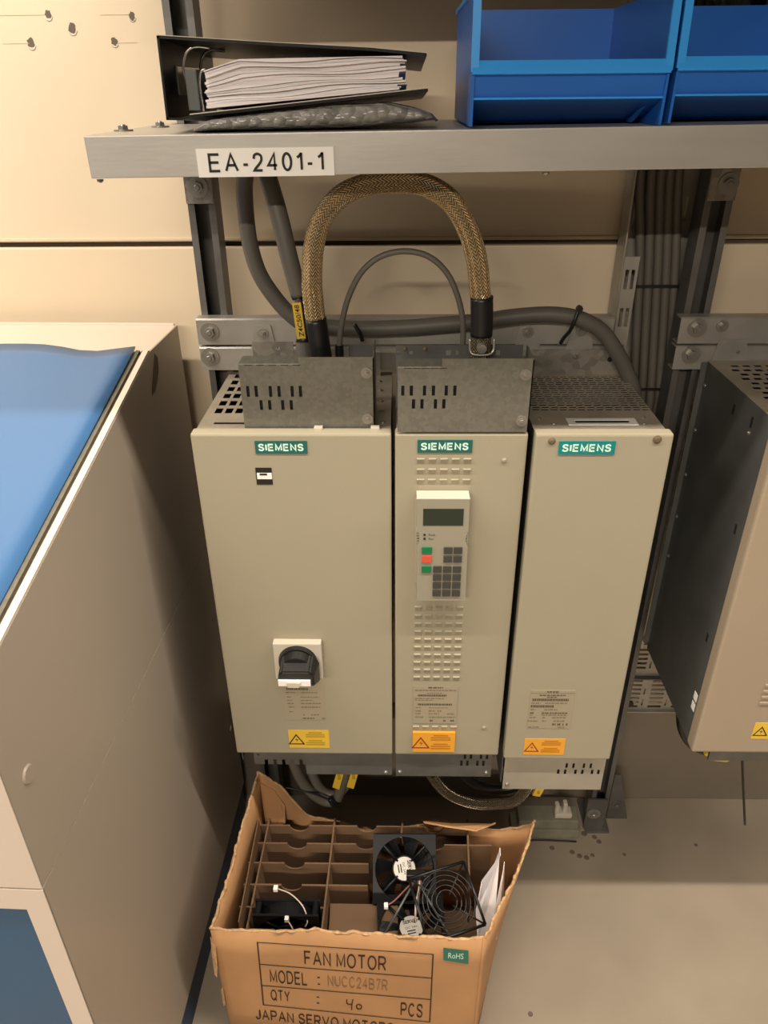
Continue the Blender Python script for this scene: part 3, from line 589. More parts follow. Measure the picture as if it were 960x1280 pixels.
TC = [[(0.3745, 1.4105), (0.389, 1.3205), (0.3967, 1.2653), (0.416, 1.083), (0.4188, 1.0253)], [(0.3915, 1.4105), (0.4039, 1.3204), (0.4111, 1.2653), (0.4312, 1.083), (0.4338, 1.0253)], [(0.406, 1.4105), (0.4183, 1.3203), (0.4255, 1.2653), (0.4461, 1.083), (0.4487, 1.0253)], [(0.4196, 1.4105), (0.4319, 1.3203), (0.4394, 1.2653), (0.4605, 1.083), (0.4631, 1.0253)], [(0.4327, 1.4105), (0.4456, 1.3202), (0.453, 1.2653), (0.4744, 1.083), (0.4775, 1.0253)]]
nm5 = ['leftmost', 'second from left', 'middle', 'second from right', 'rightmost']
for i, q in enumerate(TC):
    x0, z0 = q[0]; pts = [(x0, .326, 2.3), (x0, .326, 1.9), (x0, .326, 1.6), (x0, .326, 1.48)]+[(x, .326, z) for x, z in q]+[(q[-1][0]-.008, .328, .85), (q[-1][0]-.012, .33, .55)]
    cab('tray_cable', nm5[i]+' of five grey cables tied side by side in the upright tray', pts, .0072, M_cgrey, 'bundled tray cables', n=10)
for (xa, xb, z) in ((.386, .4655, 1.2505), (.407, .477, 1.076)):
    k_ = thing('cable_tie', ('upper' if z > 1.2 else 'lower')+' black cable tie binding the five tray cables', 'cable tie', ((xa+xb)/2, .316, z), 'ties on the tray cables')
    B().box(xa, .3160, z-.0022, xb, .3184, z+.0022).build('strap', M_black, k_); B().box(xb-.006, .3135, z-.004, xb+.001, .3185, z+.004, .0008).build('tie_head', M_black, k_)
# low horizontal tray
tl = thing('cable_tray', 'low slotted steel tray near the floor between the drive units', 'cable tray', (.58, .34, .31))
hl = []
for i in range(7):
    for j in range(14):
        if j not in (7, 8): hl.append((.012+i*.052, .006+j*.0125, .012+i*.052+.030, .006+j*.0125+.0065))
    hl += [(.0485+i*.052, .012, .0525+i*.052, .030), (.0485+i*.052, .045, .0525+i*.052, .062), (.0485+i*.052, .120, .0525+i*.052, .138)]
B().holes((.40, .338, .312), (1, 0, 0), (0, 0, 1), .36, .185, hl, .0018).build('tray_floor', M_tray, tl)
B().box(.40, .325, .4085, .76, .338, .4115).build('tray_lip', M_strut, tl); B().box(.40, .328, .3095, .76, .340, .3125).build('tray_lip', M_tray, tl)
B().cyl((.527, .338, .330), (.527, .332, .330), .008, n=16).build('grommet', M_black, tl); B().box(.503, .32, .50, .525, .338, .522, .002).build('clip', M_white, tl)
# cables under the drives
c1 = thing('power_cable', 'grey cable drooping under the widest drive unit, with two yellow tags', 'cable', (-.12, .1, .46))
B().tube([(-.205, .11, .50), (-.198, .105, .42), (-.180, .10, .345), (-.148, .10, .295), (-.118, .10, .288), (-.103, .095, .33), (-.09, .09, .40), (-.085, .09, .48)], .0105, n=12).build('sheath', M_cgrey, c1)
B().tube([(-.172, .12, .50), (-.168, .115, .40), (-.150, .11, .32), (-.120, .105, .300), (-.095, .10, .33), (-.072, .095, .39), (-.062, .09, .48)], .0095, n=12).build('second_sheath', M_cgrey, c1)
for (x, z) in ((-.1055, .383), (-.0775, .385)):
    o = B().prism([(x-.012, .078, z-.030), (x+.001, .078, z-.036), (x+.017, .078, z+.034), (x+.004, .078, z+.036)], (0, .005, 0)).build('yellow_tag', M_yel, c1)
    B().box(x-.001, .0775, z-.008, x+.005, .078, z+.012).build('print', M_yelp, o)
B().tube([(-.125, .086, .312), (-.118, .083, .300), (-.108, .086, .292)], .006, n=8).build('cable_tie', M_black, c1)
B().tube([(-.235, .09, .338), (-.20, .09, .335), (-.155, .088, .322), (-.12, .086, .305)], .0018, n=6).build('tie_tail', M_black, c1)
c2 = thing('braided_cable', 'dull braided cable sagging under the keypad drive unit', 'cable', (.15, .06, .47))
B().tube([(.055, .06, .47), (.075, .055, .412), (.105, .05, .372), (.150, .05, .347), (.195, .05, .345), (.235, .05, .358), (.262, .06, .41), (.268, .07, .46)], .0105, n=16).build('braid', M_braid2, c2)
B().tube([(.068, .058, .432), (.073, .056, .418)], .0112, n=14).build('sleeve', M_black, c2)
c3 = thing('power_cable', 'black cable behind the sagging braided cable under the keypad drive', 'cable', (.14, .1, .47))
B().tube([(.105, .11, .49), (.115, .105, .42), (.145, .10, .355), (.20, .10, .325), (.25, .10, .34), (.285, .10, .40), (.29, .10, .46)], .0105, n=12).build('sheath', M_black, c3)
o = B().prism([(.262, .045, .375), (.276, .045, .372), (.283, .045, .395), (.268, .045, .398)], (0, .005, 0)).build('yellow_tag', M_yel, c2); B().box(.270, .0445, .380, .275, .045, .388).build('print', M_yelp, o)
c4 = thing('power_cable', 'black cable with yellow tag curling under the cropped right drive unit', 'cable', (.58, .1, .54))
B().tube([(.543, .115, .59), (.533, .112, .54), (.540, .107, .490), (.562, .102, .455), (.598, .097, .438), (.635, .088, .440), (.66, .075, .48), (.665, .06, .58)], .0098, n=12).build('sheath', M_black, c4)
B().prism([(.568, .060, .470), (.588, .060, .486), (.636, .060, .490), (.640, .060, .474), (.612, .060, .452), (.588, .060, .455)], (0, .006, 0)).build('yellow_tag', M_yel, c4)
B().tube([(.607, .045, .565), (.633, .045, .46), (.652, .045, .385), (.674, .045, .300)], .0022, n=6).build('tie_tail', M_black, c4)
pb = thing('packing_block', 'greenish packing block on the floor under the right unit', 'block', (.355, .25, 0))
B().box(.275, .235, 0, .432, .285, .028, .002).build('lower_slab', M_wood, pb); B().box(.29, .24, .0285, .428, .283, .056, .002).build('upper_slab', M_wood, pb)
b = B(); b.box(.372, .245, .0565, .412, .270, .072, .004); b.box(.372, .25, .07, .382, .265, .094, .003); b.box(.390, .25, .07, .400, .265, .10, .003); tag(b.build('cable_clamp', M_white), 'pale plastic cable clamp lying on the packing block', 'clamp')
tag(B().tube([(.286, .225, .002), (.34, .229, .002), (.425, .226, .002)], .0018, n=6).build('wire', M_black), 'thin black wire lying on the floor before the packing block', 'wire')
# ------------------------------------------------------------------ shelf contents
bi = thing('ring_binder', 'black ring binder lying open-ended on the shelf above the tag', 'binder', (-.1, .13, 1.50))
def bz(y): return -.040*y
def board(pts, th, y0, y1, name, m, edge=True):             # pts: cross-section polyline (x,z) at y=0
    b = B(); b.bm; up_ = [(x, z+th) for x, z in pts]; ring = pts+up_[::-1]
    A = [b.bm.verts.new((x, y0, z+bz(y0))) for x, z in ring]; C = [b.bm.verts.new((x, y1, z+bz(y1))) for x, z in ring]; n = len(pts); m_ = len(ring)
    for i in range(n-1):
        j = m_-1-i
        b.bm.faces.new((A[i], A[i+1], A[j-1], A[j])); b.bm.faces.new((C[i], C[j], C[j-1], C[i+1]))
    for i in range(m_): b.bm.faces.new((A[i], C[i], C[(i+1) % m_], A[(i+1) % m_]))
    return b.build(name, m, bi)
Y1 = .25
board([(-.2445, 1.5035), (-.2300, 1.5030), (-.2180, 1.5055), (-.15, 1.5115), (-.05, 1.5205), (.0405, 1.5285)], .0025, 0, Y1, 'bottom_board', M_binder)
board([(-.2180, 1.5083), (-.15, 1.5143), (-.05, 1.5233), (.0400, 1.5313)], .0010, -.0005, Y1, 'board_lining', M_board)
board([(-.2430, 1.5790), (-.12, 1.5715), (-.02, 1.5662), (.0385, 1.5608)], .0025, 0, Y1, 'top_board', M_binder)
board([(-.2420, 1.5816), (-.12, 1.5741), (-.02, 1.5688), (.0385, 1.5634)], .0006, -.0004, Y1, 'top_board_edge', M_board)
b = B(); b.prism([(-.2445, 0, 1.5035), (-.2420, 0, 1.5035), (-.2405, 0, 1.5812), (-.2430, 0, 1.5812)], (0, Y1, bz(Y1))); b.build('spine', M_binder, bi)
b = B(); b.box(-.2415, .05, 1.5265, -.2385, .19, 1.556, .001); b.build('ring_base', M_chrome, bi)
for y in (.02, .10):
    b = B(); b.tube([(-.214, y, 1.512), (-.221, y, 1.535), (-.224, y, 1.552), (-.219, y, 1.5665), (-.2085, y, 1.572), (-.193, y, 1.571)], .0016, n=8); b.build('ring_arch', M_chrome, bi)
B().tube([(-.206, .016, 1.511), (-.2075, .016, 1.535), (-.2050, .016, 1.548), (-.199, .016, 1.552)], .0015, n=8).build('ring_post', M_chrome, bi)
B().box(-.2215, .012, 1.512, -.2085, .20, 1.551, .001).build('lever_plate', M_body, bi)
pp = thing('paper_stack', 'thick wad of white paper filed inside the black binder', 'paper', (-.09, .12, 1.53))
rnd = random.Random(4)
nL = 15
for k_ in range(nL):
    b = B(); nx = 22; t0, t1_ = k_/nL, (k_+1)/nL; ofs = rnd.uniform(-.004, .004); yo = .004+rnd.uniform(0, .006); A = []; C = []
    for i in range(nx+1):
        u = i/nx; x = -.1990+ofs*.5+(.2120+ofs)*u; lo = 1.5140+.0163*u+.0004; hi = 1.5600+.0020*u-(0.010*max(0, .18-u)/.18)
        wv = .0014*math.sin(u*9+k_*.5)*(1 if 0 < k_ < nL else 0)
        A.append((x, lo+(hi-lo)*t0+(wv if k_ else 0))); wv2 = .0014*math.sin(u*9+(k_+1)*.5); C.append((x, lo+(hi-lo)*t1_+(wv2 if k_ < nL-1 else 0)-.0003))
    ring = A+C[::-1]; n_ = len(A); m_ = len(ring)
    F0 = [b.bm.verts.new((x, yo, z+bz(yo))) for x, z in ring]; F1 = [b.bm.verts.new((x, .235, z+bz(.235))) for x, z in ring]
    for i in range(n_-1):
        j = m_-1-i; b.bm.faces.new((F0[i], F0[i+1], F0[j-1], F0[j])); b.bm.faces.new((F1[i], F1[j], F1[j-1], F1[i+1]))
    for i in range(m_): b.bm.faces.new((F0[i], F1[i], F1[(i+1) % m_], F0[(i+1) % m_]))
    b.build('sheaf', M_paperl, pp)
# bubble wrapped package
b = B(); nu, nv = 40, 14; g = []
for i in range(nu+1):
    u = i/nu; x = -.222+.275*u; hgt = .0265*min(1, (u/.20)**.8)*min(1, ((1-u)/.22)**.55)+.0006
    hgt = min(hgt, (1.5030+max(0, (x+.23))*.098)-(sz(x)+.0012)); zc = sz(x)+.0006+hgt/2+(.0075*max(0, (u-.70)/.30)**1.2); row = []
    for j in range(nv):
        t = 2*math.pi*j/nv; yy = .052+.062*math.cos(t)*min(1, .4+hgt*60); zz = zc+hgt/2*math.copysign(abs(math.sin(t))**.7, math.sin(t))
        zz -= .055*max(0, yy) if math.sin(t) > 0 else 0; zz = max(zz, sz(x)+.0005)
        row.append(b.bm.verts.new((x, yy-.008, zz)))
    g.append(row)
for i in range(nu):
    for j in range(nv): b.bm.faces.new((g[i][j], g[i+1][j], g[i+1][(j+1) % nv], g[i][(j+1) % nv]))
b.bm.faces.new(g[0][::-1]); b.bm.faces.new(g[-1])
tag(b.build('bubble_wrap_package', M_bubble, smooth=True), 'flat package in clear bubble wrap under the black binder', 'package')
# blue bins
def bin_(x0, label):
    t = thing('storage_bin', label, 'bin', (x0+.1, .11, sz(x0+.1)), 'blue open fronted bins'); z = sz(x0+.1)+.0015; w_ = .2015; x1 = x0+w_; H = .122; yb = .235; th = .0028
    side = [(-.024, 0), (-.026, .0270), (-.028, .060), (-.024, H), (yb, H), (yb-.006, 0)]
    for xa in (x0, x1-th): B().prism([(xa, y, z+q) for y, q in side], (th, 0, 0)).build('side_wall', M_bin, t)
    b = B(); b.prism([(x0+th, .066, z), (x0+th, yb-.006, z), (x0+th, yb-.006, z+.003), (x0+th, .066, z+.003)], (w_-2*th, 0, 0)); b.build('base', M_bin, t)
    B().prism([(x0+th, yb-.010, z), (x0+th, yb-.007, z), (x0+th, yb, z+H), (x0+th, yb-.003, z+H)], (w_-2*th, 0, 0)).build('back_wall', M_bin, t)
    fr = B().prism([(x0+th, .070, z+.0005), (x0+th, .066, z+.0005), (x0+th, -.022, z+.0255), (x0+th, -.0245, z+.0470), (x0+th, -.0215, z+.0475), (x0+th, -.0195, z+.0265)], (w_-2*th, 0, 0)).build('front_wall', M_bin, t)
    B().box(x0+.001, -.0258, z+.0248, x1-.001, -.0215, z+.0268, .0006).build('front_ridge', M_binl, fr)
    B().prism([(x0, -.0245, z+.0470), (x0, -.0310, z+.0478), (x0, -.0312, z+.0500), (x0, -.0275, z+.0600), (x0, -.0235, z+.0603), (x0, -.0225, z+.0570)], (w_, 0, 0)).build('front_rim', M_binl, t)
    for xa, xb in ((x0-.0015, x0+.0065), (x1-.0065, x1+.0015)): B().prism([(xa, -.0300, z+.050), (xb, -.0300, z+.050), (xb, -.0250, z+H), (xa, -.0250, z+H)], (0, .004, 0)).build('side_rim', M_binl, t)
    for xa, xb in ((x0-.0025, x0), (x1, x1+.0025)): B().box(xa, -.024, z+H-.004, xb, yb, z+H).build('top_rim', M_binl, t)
    B().prism([(x1-.018, -.010, z+.017), (x1-.018, .060, z+.001), (x1-.018, .030, z+.001)], (.0025, 0, 0)).build('front_rib', M_bin, t)
    return t
bin_(.0845, 'left blue plastic open-fronted bin on the shelf, nearest the binder'); bin_(.2925, 'right blue plastic open-fronted bin on the shelf, cropped by the photo edge')
# ------------------------------------------------------------------ control console at the left
co = thing('control_console', 'cream enamel console desk with sloping blue top at the left edge', 'console', (-.36, .337, 0))
def cl(x, y, z): return (-.36+x, .337+y, z)                # console coordinates (x <= 0 to the left, y <= 0 to the front)
YF, YT, ZT, ZF = -.75, -.165, 1.19, 1.045; th = .0018; ZS = .768; sl = (ZT-ZF)/(YT-YF)
B().prism([cl(0, -.02, ZS+.0008), cl(0, -.02, ZT), cl(0, YT, ZT), cl(0, YF, ZF), cl(0, YF, ZS+.0008)], (-th, 0, 0)).build('upper_side_panel', M_consshade, co)
B().prism([cl(0, -.02, .085), cl(0, -.02, ZS-.0008), cl(0, YF, ZS-.0008), cl(0, YF, .085)], (-th, 0, 0)).build('lower_side_panel', M_consshade, co)
B().box(*cl(-.85, YF+.02, .09), *cl(-.004, -.022, 1.03)).build('inner_carcass', M_rust, co)
B().box(*cl(-.85, YT, ZT-.02), *cl(-.0015, -.02, ZT+.0005), .001).build('top_strip', M_cons, co)
B().box(*cl(-.85, -.026, ZT), *cl(-.004, -.02, ZT+.004), .001).build('top_ledge', M_cons, co)
def slp(y): return ZF+(y-YF)*sl
L_ = (Vector(cl(0, YT-.004, slp(YT-.004))), Vector(cl(0, YF, ZF)))
b = B(); b.prism([cl(-.0005, YT-.004, slp(YT)-.001), cl(-.0005, YF, ZF-.001), cl(-.009, YF, ZF-.001), cl(-.009, YT-.004, slp(YT)-.001)], (0, 0, .0042)); b.build('edge_trim', M_cons, co)
b = B(); b.prism([cl(-.009, YT-.004, slp(YT)-.003), cl(-.009, YF, ZF-.003), cl(-.0135, YF, ZF-.003), cl(-.0135, YT-.004, slp(YT)-.003)], (0, 0, .002)); b.build('edge_groove', M_rust, co)
b = B(); b.prism([cl(-.0135, YT-.004, slp(YT)-.001), cl(-.0135, YF, ZF-.001), cl(-.019, YF, ZF-.001), cl(-.019, YT-.004, slp(YT)-.001)], (0, 0, .0045)); b.build('edge_rail', M_zinc, co)
b = B(); nx, ny = 30, 24; g = [[], []]
for k_ in (0, 1):
    for i in range(nx+1):
        row = []
        for j in range(ny+1):
            x = -.0195-.83*i/nx; v = j/ny; yb_ = YT-.002-.010*math.exp(-((x+.085)/.045)**2)-.002*math.sin(x*9); y = YF+(yb_-YF)*v
            z = slp(y)+.0055+.006*v**4*(1-math.exp(-((x+.085)/.06)**2))-k_*.003+.0012*math.sin(x*14+v*3)*v
            row.append(b.bm.verts.new(cl(x, y, z)))
        g[k_].append(row)
for i in range(nx):
    for j in range(ny):
        b.bm.faces.new((g[0][i][j], g[0][i+1][j], g[0][i+1][j+1], g[0][i][j+1])); b.bm.faces.new((g[1][i][j], g[1][i][j+1], g[1][i+1][j+1], g[1][i+1][j]))
for i in range(nx):
    for j in (0, ny): b.bm.faces.new((g[0][i][j], g[0][i+1][j], g[1][i+1][j], g[1][i][j]))
for j in range(ny):
    for i in (0, nx): b.bm.faces.new((g[0][i][j], g[0][i][j+1], g[1][i][j+1], g[1][i][j]))
b.build('blue_top', M_cblue, co, smooth=False)
for f in bpy.data.objects['blue_top'].data.polygons: f.use_smooth = True
bpy.data.objects['blue_top'].data.polygons.foreach_set('use_smooth', [True]*len(bpy.data.objects['blue_top'].data.polygons))
B().box(*cl(-.0215, YF, ZF-.001), *cl(-.019, YF+.004, ZF+.004)).build('trim_end', M_cblued, co)
B().box(*cl(-.85, YF-.001, ZS+.0008), *cl(-.0, YF+.002, ZF), .0008).build('upper_front_panel', M_cons, co)
hol = [(-.85+.85+0.03, .07, .85-.030, .637)]
B().holes(cl(-.85, YF+.002, .085), (1, 0, 0), (0, 0, 1), .85, ZS-.0016-.085, [(.10, .10, .823, .645)], .003).build('front_frame', M_cons, co)
B().box(*cl(-.748, YF+.003, .187), *cl(-.029, YF+.012, .728), .001).build('front_door', M_cdoor, co)
B().box(*cl(-.752, YF+.006, .184), *cl(-.0265, YF+.0135, .7305)).build('door_recess', M_blackm, co)
B().box(*cl(-.84, YF+.012, 0), *cl(-.003, -.025, .086)).build('skirt', M_cblued, co)
b = B(); b.cyl(cl(.0002, -.713, .907), cl(.0026, -.713, .907), .011, .0095, n=20); b.build('hole_cap', M_consshade, co)
b = B(); b.cyl(cl(.0002, -.055, .300), cl(.002, -.055, .300), .007, .006, n=16); b.build('hole_cap', M_consshade, co)
b = B(); b.prism([cl(.0004, -.147, 1.182), cl(.0004, -.136, 1.172), cl(.0004, -.140, 1.155), cl(.0004, -.150, 1.143), cl(.0004, -.170, 1.129), cl(.0004, -.186, 1.128), cl(.0004, -.182, 1.138), cl(.0004, -.172, 1.150), cl(.0004, -.160, 1.166)], (-.0003, 0, 0)); b.build('chipped_paint', M_rust, co)
B().box(*cl(-.012, YT-.012, ZT-.001), *cl(-.001, YT+.002, ZT+.0012)).build('corner_gap', M_blackm, co)
co.rotation_euler = (0, 0, -R(1.6))
# ------------------------------------------------------------------ cardboard box with fans
bx = thing('cardboard_box', 'torn open cardboard carton of fan motors on the floor', 'box', (-.07, -.05, 0))
FL, FR, BL, BR_ = (-.300, -.186), (.150, -.209), (-.262, .088), (.235, .060)
FLt, FRt, BLt, BRt = (-.301, -.187), (.1505, -.2095), (-.263, .088), (.272, .010)
def wall(name, a0, a1, t0, t1, rim, inward, n=36, th=.0045, jit=.004, seed=1, z0=.002, bow=0.0):
    rnd = random.Random(seed); b = B(); cols = []; inw = Vector((inward[0], inward[1], 0)).normalized()*th; NV = 5
    for i in range(n+1):
        u = i/n; z1 = rim(u)+rnd.uniform(-jit, jit)*.6; c = []
        for k in range(NV+1):
            v = k/NV; p0 = Vector((a0[0]+(a1[0]-a0[0])*u, a0[1]+(a1[1]-a0[1])*u, 0)); p1 = Vector((t0[0]+(t1[0]-t0[0])*u, t0[1]+(t1[1]-t0[1])*u, 0))
            p = p0.lerp(p1, v); p.z = z0+(z1-z0)*v; p -= inw.normalized()*bow*math.sin(math.pi*u)*v*v; c.append(p)
        cols.append(c)
    out = [[b.bm.verts.new(p) for p in c] for c in cols]; inn = [[b.bm.verts.new(p+inw) for p in c] for c in cols]
    for i in range(n):
        for k in range(NV):
            b.bm.faces.new((out[i][k], out[i+1][k], out[i+1][k+1], out[i][k+1])); b.bm.faces.new((inn[i][k], inn[i][k+1], inn[i+1][k+1], inn[i+1][k]))
        b.bm.faces.new((out[i][0], inn[i][0], inn[i+1][0], out[i+1][0])); b.bm.faces.new((out[i][NV], out[i+1][NV], inn[i+1][NV], inn[i][NV]))
    for i in (0, n):
        for k in range(NV): b.bm.faces.new((out[i][k], out[i][k+1], inn[i][k+1], inn[i][k]))
    o = b.build(name, M_card, bx, smooth=True); e = B()
    pts = [cols[i][NV]+inw*.5+Vector((rnd.uniform(-.0015, .0015), rnd.uniform(-.0015, .0015), rnd.uniform(-.001, .002))) for i in range(n+1)]
    rr = [rnd.uniform(.0016, .0032) for _ in range(n*2+2)]; e.tube(pts, lambda t: rr[int(t*n*2)], n=6, sub=2); e.build('torn_rim', M_cut, o); return o
def lerpk(keys):
    def f(u):
        for (a, za), (c, zc) in zip(keys, keys[1:]):
            if a <= u <= c: return za+(zc-za)*(u-a)/(c-a)
        return keys[-1][1]
    return f
wf = wall('front_wall', FL, FR, FLt, FRt, lerpk([(0, .325), (.08, .318), (.2, .322), (.32, .330), (.40, .336), (.47, .331), (.55, .334), (.75, .334), (.93, .335), (1, .343)]), (0, 1), seed=3, jit=.003)
wall('left_wall', FL, BL, FLt, BLt, lerpk([(0, .325), (.3, .333), (.6, .354), (1, .382)]), (1, 0), seed=4)
wall('back_wall', BL, BR_, BLt, (.272, .050), lerpk([(0, .382), (.04, .372), (.09, .345), (.13, .30), (.18, .268), (.30, .255), (.42, .236), (.50, .243), (.58, .266), (.68, .262), (.8, .262), (.9, .268), (1, .29)]), (0, -1), seed=5)
wall('right_wall', FR, BR_, FRt, (.272, .035), lerpk([(0, .343), (.2, .352), (.5, .353), (.8, .345), (.93, .332), (1, .318)]), (-1, 0), seed=6, bow=.012)
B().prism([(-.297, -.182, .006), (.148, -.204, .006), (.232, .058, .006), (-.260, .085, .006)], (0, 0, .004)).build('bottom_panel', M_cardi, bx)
# small torn flaps
def flap(pts, m=M_card): return B().prism(pts, (.0, .003, .0015)).build('torn_flap', m, bx)
flap([(.055, .078, .26), (.10, .076, .262), (.185, .066, .258), (.20, .052, .285), (.16, .03, .291), (.10, .035, .296), (.06, .05, .287)])
flap([(-.258, .080, .36), (-.232, .080, .34), (-.214, .078, .30), (-.214, .066, .262), (-.232, .066, .25), (-.255, .070, .25)])
flap([(-.303, -.188, .30), (-.297, -.190, .27), (-.300, -.192, .22), (-.305, -.190, .185), (-.309, -.188, .19), (-.307, -.187, .25)], M_cut)
flap([(-.299, -.190, .15), (-.300, -.191, .10), (-.305, -.188, .09), (-.304, -.187, .14)], M_cut)
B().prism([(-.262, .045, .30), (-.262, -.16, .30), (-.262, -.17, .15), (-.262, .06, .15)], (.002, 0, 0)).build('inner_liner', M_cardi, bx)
# print on the front
def ff(u, v, off=.0016):                                    # u, v of the printed frame, v downwards
    tl_, tr_, bl_, br2 = Vector((-.224, .295)), Vector((.068, .293)), Vector((-.231, .102)), Vector((.067, .084))
    p = tl_*(1-u)*(1-v)+tr_*u*(1-v)+bl_*(1-u)*v+br2*u*v
    return (p.x, -.186-.0511*(p.x+.300)-off, p.y)
b = B()
def line(b, u0, v0, u1, v1, w_=.0022):
    a, c = Vector(ff(u0, v0)), Vector(ff(u1, v1)); d = (c-a).normalized(); nn = Vector((-d.z, 0, d.x))*w_/2
    a -= d*w_/2; c += d*w_/2; b.poly([a+nn, c+nn, c-nn, a-nn])
for q in ((0, 0, 1, 0), (0, 1, 1, 1), (0, 0, 0, 1), (1, 0, 1, 1), (0, .335, 1, .335), (0, .675, 1, .65)): line(b, *q)
def btext(s_, u0, v0, u1, v1, wt=.118): stext(b, s_, lambda a, c: ff(u0+(u1-u0)*a, v1+(v0-v1)*c), wt)
btext('FAN MOTOR', .265, .075, .735, .285); btext('MODEL', .055, .405, .275, .610); btext(':', .335, .45, .350, .585); btext('QTY', .05, .725, .165, .905); btext(':', .325, .765, .340, .89)
btext('PCS', .825, .735, .955, .945); btext('JAPAN SERVO MOTORS (S', -.055, 1.085, .88, 1.265)
b.build('printed_label', M_boxink, wf, recalc=False)
b = B(); btext('NUCC24B7R', .395, .415, .745, .585); b.build('faded_stamp', M_boxfaint, wf, recalc=False)
b = B()
for st in ([(.505, .775), (.507, .84), (.535, .845)], [(.542, .765), (.535, .845), (.533, .93)], [(.575, .83), (.562, .86), (.568, .905), (.588, .90), (.592, .855), (.578, .83)]):
    b.tube([ff(u, v, .0012) for u, v in st], .0010, n=5, sub=4)
b.build('handwritten_number', M_boxink, wf)
st_ = B().prism([ff(1.055, -.10), ff(1.195, -.085), ff(1.20, .095), ff(1.06, .065)], (0, -.0003, 0)).build('teal_sticker', M_rohs, wf)
b = B(); text(b, 'RoHS', lambda a, c: ff(1.085+.085*a, .03-.075*c, .0022)); b.build('lettering', M_mint, st_, recalc=False)
# dividers
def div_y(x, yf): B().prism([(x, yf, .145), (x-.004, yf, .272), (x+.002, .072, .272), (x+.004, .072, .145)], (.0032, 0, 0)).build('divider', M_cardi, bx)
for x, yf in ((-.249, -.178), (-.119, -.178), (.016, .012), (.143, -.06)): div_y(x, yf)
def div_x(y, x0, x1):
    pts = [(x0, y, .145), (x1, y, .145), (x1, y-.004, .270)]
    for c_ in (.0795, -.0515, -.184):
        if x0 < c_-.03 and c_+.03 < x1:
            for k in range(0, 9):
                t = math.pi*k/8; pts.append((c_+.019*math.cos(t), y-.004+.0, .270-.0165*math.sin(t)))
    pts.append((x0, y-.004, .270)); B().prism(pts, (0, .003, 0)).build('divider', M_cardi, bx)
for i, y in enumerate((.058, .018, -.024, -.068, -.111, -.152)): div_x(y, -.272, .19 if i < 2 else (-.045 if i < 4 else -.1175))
B().prism([(-.113, -.165, .215), (.010, -.165, .215), (.010, -.085, .235), (-.113, -.085, .235)], (0, 0, .003)).build('loose_flap', M_cardi, bx)
